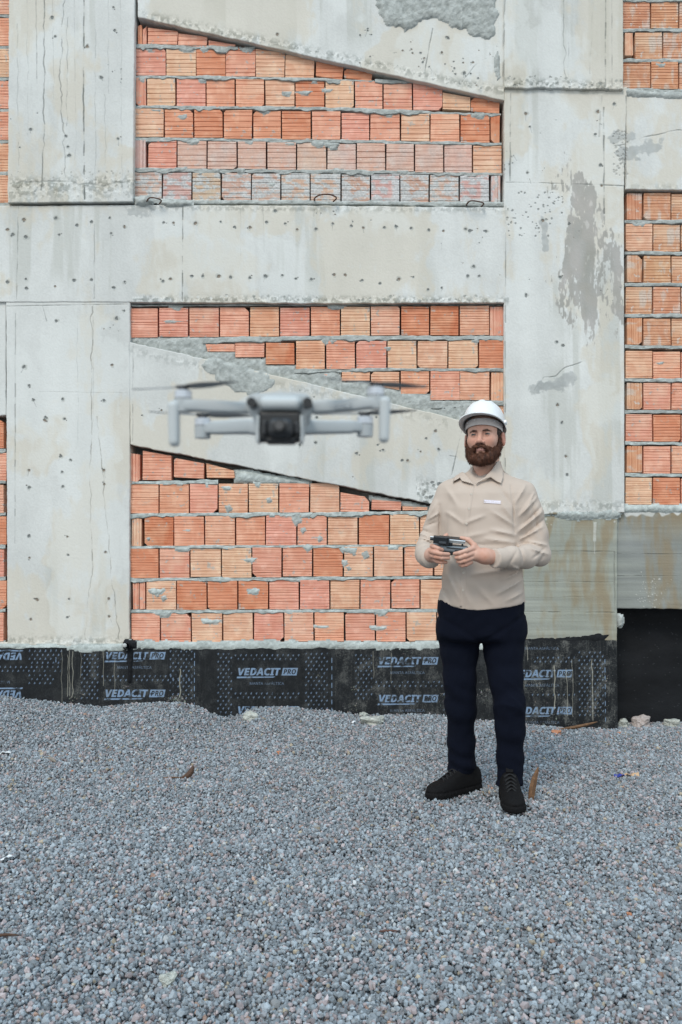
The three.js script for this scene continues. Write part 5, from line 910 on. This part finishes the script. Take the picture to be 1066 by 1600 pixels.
mesh('hair', own(hairGeo(hairShape, V(-0.1, -0.075, -0.13), V(0.1, 0.09, 0.075), 0.0036, [0.034, 0.019, 0.013], 2200, 0.006, () => V(0, -0.8, -0.3))), hairMat, body);
for (const s of [-1, 1]) { const brow = (p) => { const d = chain(p, [[bq(s * 0.014, 0.015, 0.092), 0.0028], [bq(s * 0.03, 0.0165, 0.088), 0.0035], [bq(s * 0.047, 0.0125, 0.073), 0.0026]], 0.003); return d - (n3(p.x * 200 + 9, p.y * 200 + 9, p.z * 200 + 9) - 0.5) * 0.002; }; mesh('eyebrow', own(hairGeo(brow, V(-0.065, 0, 0.055), V(0.065, 0.032, 0.105), 0.0022, [0.1, 0.055, 0.036], 200, 0.0035, () => V(s, -0.2, 0))), hairMat, body); }
// hard hat
{
  const T = new THREE.Matrix4().makeRotationX(-0.2).setPosition(0, 0.058, -0.008), M = HM.clone().multiply(T), nT = 96, prof = [];
  const dome = (th, v, off) => { const a = v * Math.PI / 2, k = Math.pow(Math.cos(a), 0.72), x = Math.sin(th) * (0.0945 + off) * k, z = Math.cos(th) * (0.124 + off) * k; let y = (0.104 + off) * Math.pow(Math.sin(a), 0.92); const up = step(0.25, 0.75, v); y += up * (0.0065 * Math.exp(-((x / 0.013) ** 4)) + 0.004 * (Math.exp(-(((Math.abs(x) - 0.042) / 0.009) ** 2)))) * step(-0.12, -0.04, -Math.abs(z)); return [x, y, z]; };
  const pos = [], idx = [], rows = [];
  const brim = (th, off) => { const f = Math.max(0, Math.cos(th)), w = 0.008 + 0.053 * Math.pow(f, 1.5); return [Math.sin(th) * (0.0945 + w * (0.75 + 0.1 * f)), -0.008 - 0.004 * f - off + 0.010 * Math.pow(Math.abs(Math.sin(th)), 2) * -0.6, Math.cos(th) * (0.124 + w)]; };
  for (let v = 24; v >= 0; v--) rows.push(th => dome(th, v / 24, 0));
  rows.push(th => { const d = dome(th, 0, 0), b = brim(th, 0); return [mix(d[0], b[0], 0.25), mix(d[1], b[1], 0.55), mix(d[2], b[2], 0.25)]; });
  rows.push(th => { const d = dome(th, 0, 0), b = brim(th, 0); return [mix(d[0], b[0], 0.65), mix(d[1], b[1], 0.85), mix(d[2], b[2], 0.65)]; });
  rows.push(th => brim(th, 0)); rows.push(th => { const b = brim(th, 0.006); return [b[0] * 1.008, b[1] + 0.002, b[2] * 1.008]; }); rows.push(th => brim(th, 0.007)); rows.push(th => { const b = brim(th, 0.0045), d = dome(th, 0, -0.004); return [mix(d[0], b[0], 0.85), b[1], mix(d[2], b[2], 0.85)]; });
  for (let v = 0; v <= 24; v++) rows.push(th => dome(th, v / 24, -0.0035));
  rows.forEach(f => { for (let i = 0; i <= nT; i++) pos.push(...f(i / nT * 2 * Math.PI)); });
  for (let r = 0; r < rows.length - 1; r++) for (let i = 0; i < nT; i++) { const a = r * (nT + 1) + i, b = a + nT + 1; idx.push(a, b, a + 1, a + 1, b, b + 1); }
  const hat = mesh('hard_hat', own(geoFrom(pos, idx).applyMatrix4(M)), new THREE.MeshPhysicalMaterial({ color: lin(0.72, 0.73, 0.73), roughness: 0.38, clearcoat: 0.25, clearcoatRoughness: 0.3 }), man);
  const bp = [], bi = []; for (let s = 0; s < 2; s++) for (let i = 0; i <= 80; i++) for (let k = 0; k < 2; k++) { const th = i / 80 * 2 * Math.PI, o = s * 0.002; bp.push(Math.sin(th) * (0.0835 - o + k * 0.0015), (k ? -0.004 : -0.036) - 0.004 * Math.cos(th), Math.cos(th) * (0.1075 - o + k * 0.001) - 0.002); }
  for (let s = 0; s < 2; s++) for (let i = 0; i < 80; i++) { const a = s * 162 + i * 2; s ? bi.push(a, a + 1, a + 2, a + 2, a + 1, a + 3) : bi.push(a, a + 2, a + 1, a + 1, a + 2, a + 3); } for (let i = 0; i < 80; i++) for (const k of [0, 1]) { const a = i * 2 + k; bi.push(a, a + 2, a + 162, a + 2, a + 164, a + 162); }
  mesh('headband', own(geoFrom(bp, bi).applyMatrix4(M)), mat({ color: lin(0.56, 0.52, 0.5), roughness: 0.6 }), hat);
  const studs = []; for (const a of [-0.75, -0.25, 0.3, 0.8]) { const g = new THREE.SphereGeometry(0.0035, 8, 6); g.translate(Math.sin(a) * 0.085, -0.016, Math.cos(a) * 0.109); studs.push(g); } for (const g of studs) mesh('stud', own(g.applyMatrix4(M)), mat({ color: lin(0.6, 0.6, 0.6), roughness: 0.4 }), hat);
  const slot = new RoundedBoxGeometry(0.012, 0.014, 0.03, 2, 0.003); slot.translate(0.0985, 0.006, 0.0); mesh('side_slot', own(slot.applyMatrix4(M)), mat({ color: lin(0.8, 0.81, 0.81), roughness: 0.38 }), hat);
}
// ---------- the remote controller in his hands ----------
{
  const c = P(704, 855, 0.235), rc = thing('remote_controller', 'grey remote controller with a phone clamped on it, held in both hands', 'remote controller', c);
  rc.rotation.set(0.22, -0.12, -0.07);
  const grey = mat({ color: lin(0.17, 0.2, 0.22), roughness: 0.5 }), black = mat({ color: lin(0.012, 0.014, 0.017), roughness: 0.45 }), silver = mat({ color: lin(0.62, 0.64, 0.65), roughness: 0.3, metalness: 0.6 }), dark = mat({ color: lin(0.035, 0.04, 0.045), roughness: 0.5 });
  const bx = (name, w, h, d, x, y, z, m, r = 0.004, parent = rc) => { const g = new RoundedBoxGeometry(w, h, d, 3, Math.min(r, w / 2.2, h / 2.2, d / 2.2)); g.translate(x, y, z); return mesh(name, g, m, parent); };
  const b = bx('case', 0.155, 0.026, 0.062, 0, -0.004, 0, grey, 0.011);
  bx('front_trim', 0.07, 0.006, 0.003, 0.018, 0.004, 0.0315, dark, 0.001, b); bx('port', 0.022, 0.005, 0.003, 0.03, -0.006, 0.0315, black, 0.001, b);
  for (const s of [-1, 1]) { const g = new THREE.CylinderGeometry(0.0035, 0.0045, 0.012, 12); g.translate(s * 0.05, 0.014, -0.005); mesh('stick', g, dark, b); const w = new THREE.CylinderGeometry(0.0065, 0.0065, 0.008, 16); w.rotateX(Math.PI / 2); w.translate(s * 0.052, -0.004, 0.031); mesh('dial', w, dark, b); }
  bx('lower_grip', 0.05, 0.022, 0.04, -0.012, -0.02, 0.004, dark, 0.006);
  const ph = bx('phone', 0.115, 0.0085, 0.062, 0.004, 0.034, -0.012, silver, 0.004); bx('phone_screen', 0.109, 0.001, 0.056, 0.004, 0.0388, -0.012, black, 0.0004, ph);
  bx('phone_back', 0.112, 0.008, 0.058, 0.004, 0.026, -0.012, mat({ color: lin(0.3, 0.32, 0.32), roughness: 0.5 }), 0.003, ph);
  const cl = bx('phone_clamp', 0.064, 0.03, 0.028, -0.044, 0.034, 0.026, black, 0.003); bx('clamp_notch', 0.03, 0.009, 0.004, -0.036, 0.026, 0.0405, mat({ color: lin(0.05, 0.06, 0.07), roughness: 0.6 }), 0.001, cl); bx('clamp_jaw', 0.012, 0.036, 0.032, -0.015, 0.032, 0.024, black, 0.003, cl);
  bx('hinge_arm', 0.04, 0.024, 0.02, -0.012, 0.013, 0.01, black, 0.004);
  const k = new THREE.CylinderGeometry(0.006, 0.006, 0.016, 14); k.rotateZ(Math.PI / 2); k.translate(-0.082, 0.034, 0.026); const kn = mesh('clamp_knob', k, black, rc); const k2 = new THREE.CylinderGeometry(0.0035, 0.0035, 0.02, 10); k2.rotateZ(Math.PI / 2); k2.translate(-0.08, 0.042, 0.022); mesh('clamp_rod', k2, silver, kn);
}
// ---------- the drone hovering in front of the camera ----------
{
  const DZ = 5.02, c = at(437, 648, DZ), dr = thing('camera_drone', 'light grey folding quadcopter drone hovering level in mid air with camera underneath', 'drone', c);
  const Q = (px, py, dz = 0) => at(px, py, DZ + dz).sub(c), S = (n, dz = 0) => n * (CAMZ - DZ - dz) / F;
  const shell = mat({ color: lin(0.38, 0.405, 0.41), roughness: 0.5 }), pale = mat({ color: lin(0.44, 0.465, 0.465), roughness: 0.5 }), black = mat({ color: lin(0.008, 0.009, 0.01), roughness: 0.35 }), dark = mat({ color: lin(0.016, 0.017, 0.019), roughness: 0.5 }), metal = mat({ color: lin(0.5, 0.53, 0.57), roughness: 0.35, metalness: 0.65 }), glass = new THREE.MeshPhysicalMaterial({ color: lin(0.006, 0.007, 0.01), roughness: 0.06, clearcoat: 1 });
  const box = (name, a, b, z0, z1, r, m, parent = dr) => { const p = Q(a[0], a[1], z1), q = Q(b[0], b[1], z1), w = Math.abs(q.x - p.x), h = Math.abs(q.y - p.y), d = Math.abs(z1 - z0), g = new RoundedBoxGeometry(w, h, d, 4, Math.min(r, w / 2.1, h / 2.1, d / 2.1)); g.translate((p.x + q.x) / 2, (p.y + q.y) / 2, (z0 + z1) / 2); return mesh(name, g, m, parent); };
  // hull: lofted along its length, front outline as in the picture
  const front = [[388, 624], [393, 619.5], [404, 617.5], [437, 616], [470, 617.5], [482, 619.5], [487, 624], [489, 634], [486, 646], [478, 656], [474, 690], [470, 692], [405, 692], [401, 690], [397, 656], [389, 646], [386, 634]];
  const secs = [[0.012, 0.985, 0.97], [0.0, 1, 1], [-0.012, 0.96, 0.82], [-0.09, 0.86, 0.72], [-0.125, 0.8, 0.6], [-0.138, 0.66, 0.45]], n = front.length, pos = [], idx = [];
  const base = front.map(([x, y]) => Q(x, y, 0)), mid = V(0, base[3].y - 0.004, 0), MR = 3, ringN = n * MR;
  const smoothRing = new THREE.CatmullRomCurve3(base, true, 'catmullrom', 0.25), ring = Array.from({ length: ringN }, (_, i) => smoothRing.getPoint(i / ringN));
  for (const [z, sx, sy] of secs) for (const p of ring) pos.push(p.x * sx, mid.y + (p.y - mid.y) * sy, z);
  for (let s = 0; s < secs.length - 1; s++) for (let i = 0; i < ringN; i++) { const a = s * ringN + i, b = s * ringN + (i + 1) % ringN; idx.push(a, a + ringN, b, b, a + ringN, b + ringN); }
  const f0 = pos.length / 3; pos.push(0, mid.y, secs[0][0]); for (let i = 0; i < ringN; i++) idx.push(f0, i, (i + 1) % ringN); const f1 = pos.length / 3; pos.push(0, mid.y, secs[secs.length - 1][0]); const o = (secs.length - 1) * ringN; for (let i = 0; i < ringN; i++) idx.push(f1, o + (i + 1) % ringN, o + i);
  for (let i = 0; i < idx.length; i += 3) { const t = idx[i + 1]; idx[i + 1] = idx[i + 2]; idx[i + 2] = t; }
  const hull = mesh('body', geoFrom(pos, idx), shell, dr);
  const brow = box('front_visor', [404, 618], [471, 640], 0.006, 0.024, 0.006, pale, hull);
  for (const x of [394, 481]) { const g = new THREE.CylinderGeometry(S(7.2), S(7.2), 0.02, 20); g.rotateX(Math.PI / 2); const p = Q(x, 630, 0.02); g.translate(p.x, p.y, 0.017); const e = mesh('vision_sensor', g, black, dr); const l = new THREE.SphereGeometry(S(3.5), 14, 10); l.translate(p.x, p.y, 0.021); mesh('sensor_lens', l, glass, e); }
  box('gimbal_bay', [402, 641], [472, 690], 0.004, 0.0195, 0.004, black, dr);
  for (const s of [-1, 1]) { const p = s < 0 ? [401, 405] : [469, 473]; box('side_rail', [p[0], 648], [p[1], 691], 0.002, 0.0215, 0.001, pale, hull); }
  const cam = box('camera', [418, 652], [458, 682], 0.012, 0.034, 0.006, dark, dr);
  const lens = new THREE.CylinderGeometry(S(9), S(9), 0.008, 24); lens.rotateX(Math.PI / 2); const lp = Q(438, 667, 0.03); lens.translate(lp.x, lp.y, 0.036); mesh('lens_ring', lens, black, cam); const gl = new THREE.CylinderGeometry(S(6.5), S(6.5), 0.002, 24); gl.rotateX(Math.PI / 2); gl.translate(lp.x, lp.y, 0.041); mesh('lens_glass', gl, glass, cam);
  box('gimbal_arm', [409, 656], [418, 680], 0.008, 0.026, 0.003, dark, cam); box('gimbal_motor', [458, 658], [468, 679], 0.008, 0.026, 0.004, dark, cam); box('gimbal_base', [414, 681], [462, 692], 0.002, 0.022, 0.003, dark, dr);
  function arm(pts, label) { // swept bar of rounded section: [x, y, half height px, depth, dz]
    const pos = [], idx = [], N = 16, c = pts.map(q => Q(q[0], q[1], q[4]));
    pts.forEach((q, i) => { for (let k = 0; k < N; k++) { const a = k / N * 2 * Math.PI, ca = Math.cos(a), sa = Math.sin(a), e = 0.34; pos.push(c[i].x, c[i].y + Math.sign(sa) * Math.pow(Math.abs(sa), e) * S(q[2], q[4]), c[i].z + Math.sign(ca) * Math.pow(Math.abs(ca), e) * q[3]); } });
    for (let i = 0; i < pts.length - 1; i++) for (let k = 0; k < N; k++) { const a = i * N + k, b = i * N + (k + 1) % N; idx.push(a, b, a + N, b, b + N, a + N); }
    for (const i of [0, pts.length - 1]) { const m = pos.length / 3; pos.push(c[i].x, c[i].y, c[i].z); for (let k = 0; k < N; k++) { const a = i * N + k, b = i * N + (k + 1) % N; i ? idx.push(m, a, b) : idx.push(m, b, a); } }
    return mesh('arm', geoFrom(pos, idx), shell, dr);
  }
  function motor(px, py, dz, r, rotA) {
    const p = Q(px, py, dz), g = new THREE.CylinderGeometry(r, r, r * 0.95, 32); g.translate(p.x, p.y, p.z); const m = mesh('motor', g, metal, dr);
    const ring = new THREE.CylinderGeometry(r * 1.02, r * 1.02, r * 0.18, 32); ring.translate(p.x, p.y - r * 0.5, p.z); mesh('motor_ring', ring, dark, m);
    const seat = new THREE.CylinderGeometry(r * 1.04, r * 0.98, r * 1.5, 32); seat.translate(p.x, p.y - r * 1.25, p.z); mesh('motor_seat', seat, shell, m); const capg = new THREE.CylinderGeometry(r * 0.55, r * 0.62, r * 0.5, 20); capg.translate(p.x, p.y + r * 0.7, p.z); mesh('motor_cap', capg, dark, m);
    const hub = mesh('propeller', (() => { const h = new RoundedBoxGeometry(r * 1.7, r * 0.35, r * 0.7, 2, r * 0.12); h.rotateY(rotA); h.translate(p.x, p.y + r * 0.95, p.z); return h; })(), dark, dr);
    for (const s of [0, Math.PI]) { // thin twisted blade
      const pos = [], idx = [], N = 18, L = 0.05; for (let i = 0; i <= N; i++) { const t = i / N, w = 0.0045 * (0.5 + 1.1 * Math.sin(Math.PI * (0.1 + 0.8 * t))) * (1 - 0.35 * t), tw = 0.32 * (1 - t) + 0.05, x = r * 0.6 + t * L; for (const [k, th] of [[-1, 0], [0, 0.0007], [1, 0], [0, -0.0004]]) pos.push(x, k * w * Math.sin(tw) + th + t * t * 0.001, k * w * Math.cos(tw)); }
      for (let i = 0; i < N; i++) for (let k = 0; k < 4; k++) { const a = i * 4 + k, b = i * 4 + (k + 1) % 4; idx.push(a, b, a + 4, b, b + 4, a + 4); }
      const g = geoFrom(pos, idx); g.rotateY(rotA + s); g.translate(p.x, p.y + r * 0.95, p.z); mesh('blade', g, mat({ color: lin(0.16, 0.165, 0.17), roughness: 0.5 }), hub);
    }
  }
  // front arms, each ending in a landing leg
  const fa = arm([[398, 638, 8, 0.008, -0.004], [380, 638, 8.5, 0.0085, -0.004], [330, 635.5, 9.5, 0.008, -0.002], [304, 634, 9, 0.008, 0], [290, 634, 9, 0.008, 0], [272, 635, 8, 0.007, 0]]);
  const fb = arm([[478, 637, 8, 0.008, -0.004], [496, 637, 9.5, 0.0085, -0.004], [545, 634, 9.5, 0.008, -0.002], [570, 631, 8.5, 0.008, 0], [586, 630, 8.5, 0.008, 0], [600, 630, 8, 0.007, 0]]);
  const leg = (x0, x1, y0, y1, lean) => { const g = new RoundedBoxGeometry(S(x1 - x0), S(y1 - y0), 0.012, 4, 0.0045), p = g.attributes.position, h = S(y1 - y0) / 2; for (let i = 0; i < p.count; i++) { const t = (h - p.getY(i)) / (2 * h); p.setX(i, p.getX(i) * (1 - 0.12 * t) + lean * t); } const q = Q((x0 + x1) / 2, (y0 + y1) / 2, 0.004); g.translate(q.x, q.y, q.z); g.computeVertexNormals(); mesh('landing_leg', g, pale, dr); };
  leg(262, 280.5, 627, 698, 0.001); leg(592.5, 610.5, 620, 692, -0.001);
  // rear arms hang lower and farther back
  arm([[412, 668, 11, 0.009, -0.1], [395, 668, 11.5, 0.009, -0.105], [388, 667, 11, 0.009, -0.108], [336, 668.5, 10, 0.008, -0.118], [330, 669, 9, 0.008, -0.12], [318, 671, 7, 0.007, -0.124]]);
  arm([[464, 668, 11, 0.009, -0.1], [482, 668, 11, 0.009, -0.105], [490, 668, 10.5, 0.009, -0.108], [548, 667.5, 9.5, 0.008, -0.118], [555, 667, 8.5, 0.008, -0.12], [569, 669, 7, 0.007, -0.124]]);
  motor(286.5, 617, 0, S(13.5), 2.75); motor(587, 612, 0, S(13.5), 0.45); motor(317, 660, -0.124, S(12.5, -0.124), 0.3); motor(570.5, 657.5, -0.124, S(12.5, -0.124), 2.85);
  { // printed model name on the arm
    const cv = document.createElement('canvas'); cv.width = 256; cv.height = 64; const g = cv.getContext('2d'); g.fillStyle = 'rgb(160,166,168)'; g.fillRect(0, 0, 256, 64); g.fillStyle = 'rgb(84,90,98)'; g.font = 'bold 50px sans-serif'; g.textBaseline = 'middle'; const w = g.measureText('MINI 2').width; g.scale(236 / w, 1); g.fillText('MINI 2', 10 * w / 236, 34);
    const p = Q(521, 630.5, 0.0075), q = Q(550, 637.5, 0.0075), pl = new THREE.BoxGeometry(q.x - p.x, p.y - q.y, 0.0012); pl.rotateZ(0.07); pl.translate((p.x + q.x) / 2, (p.y + q.y) / 2, p.z); mesh('arm_print', pl, mat({ map: canvasTex(cv, true), roughness: 0.5 }), fb);
  }
}
renderer.render(scene, camera);
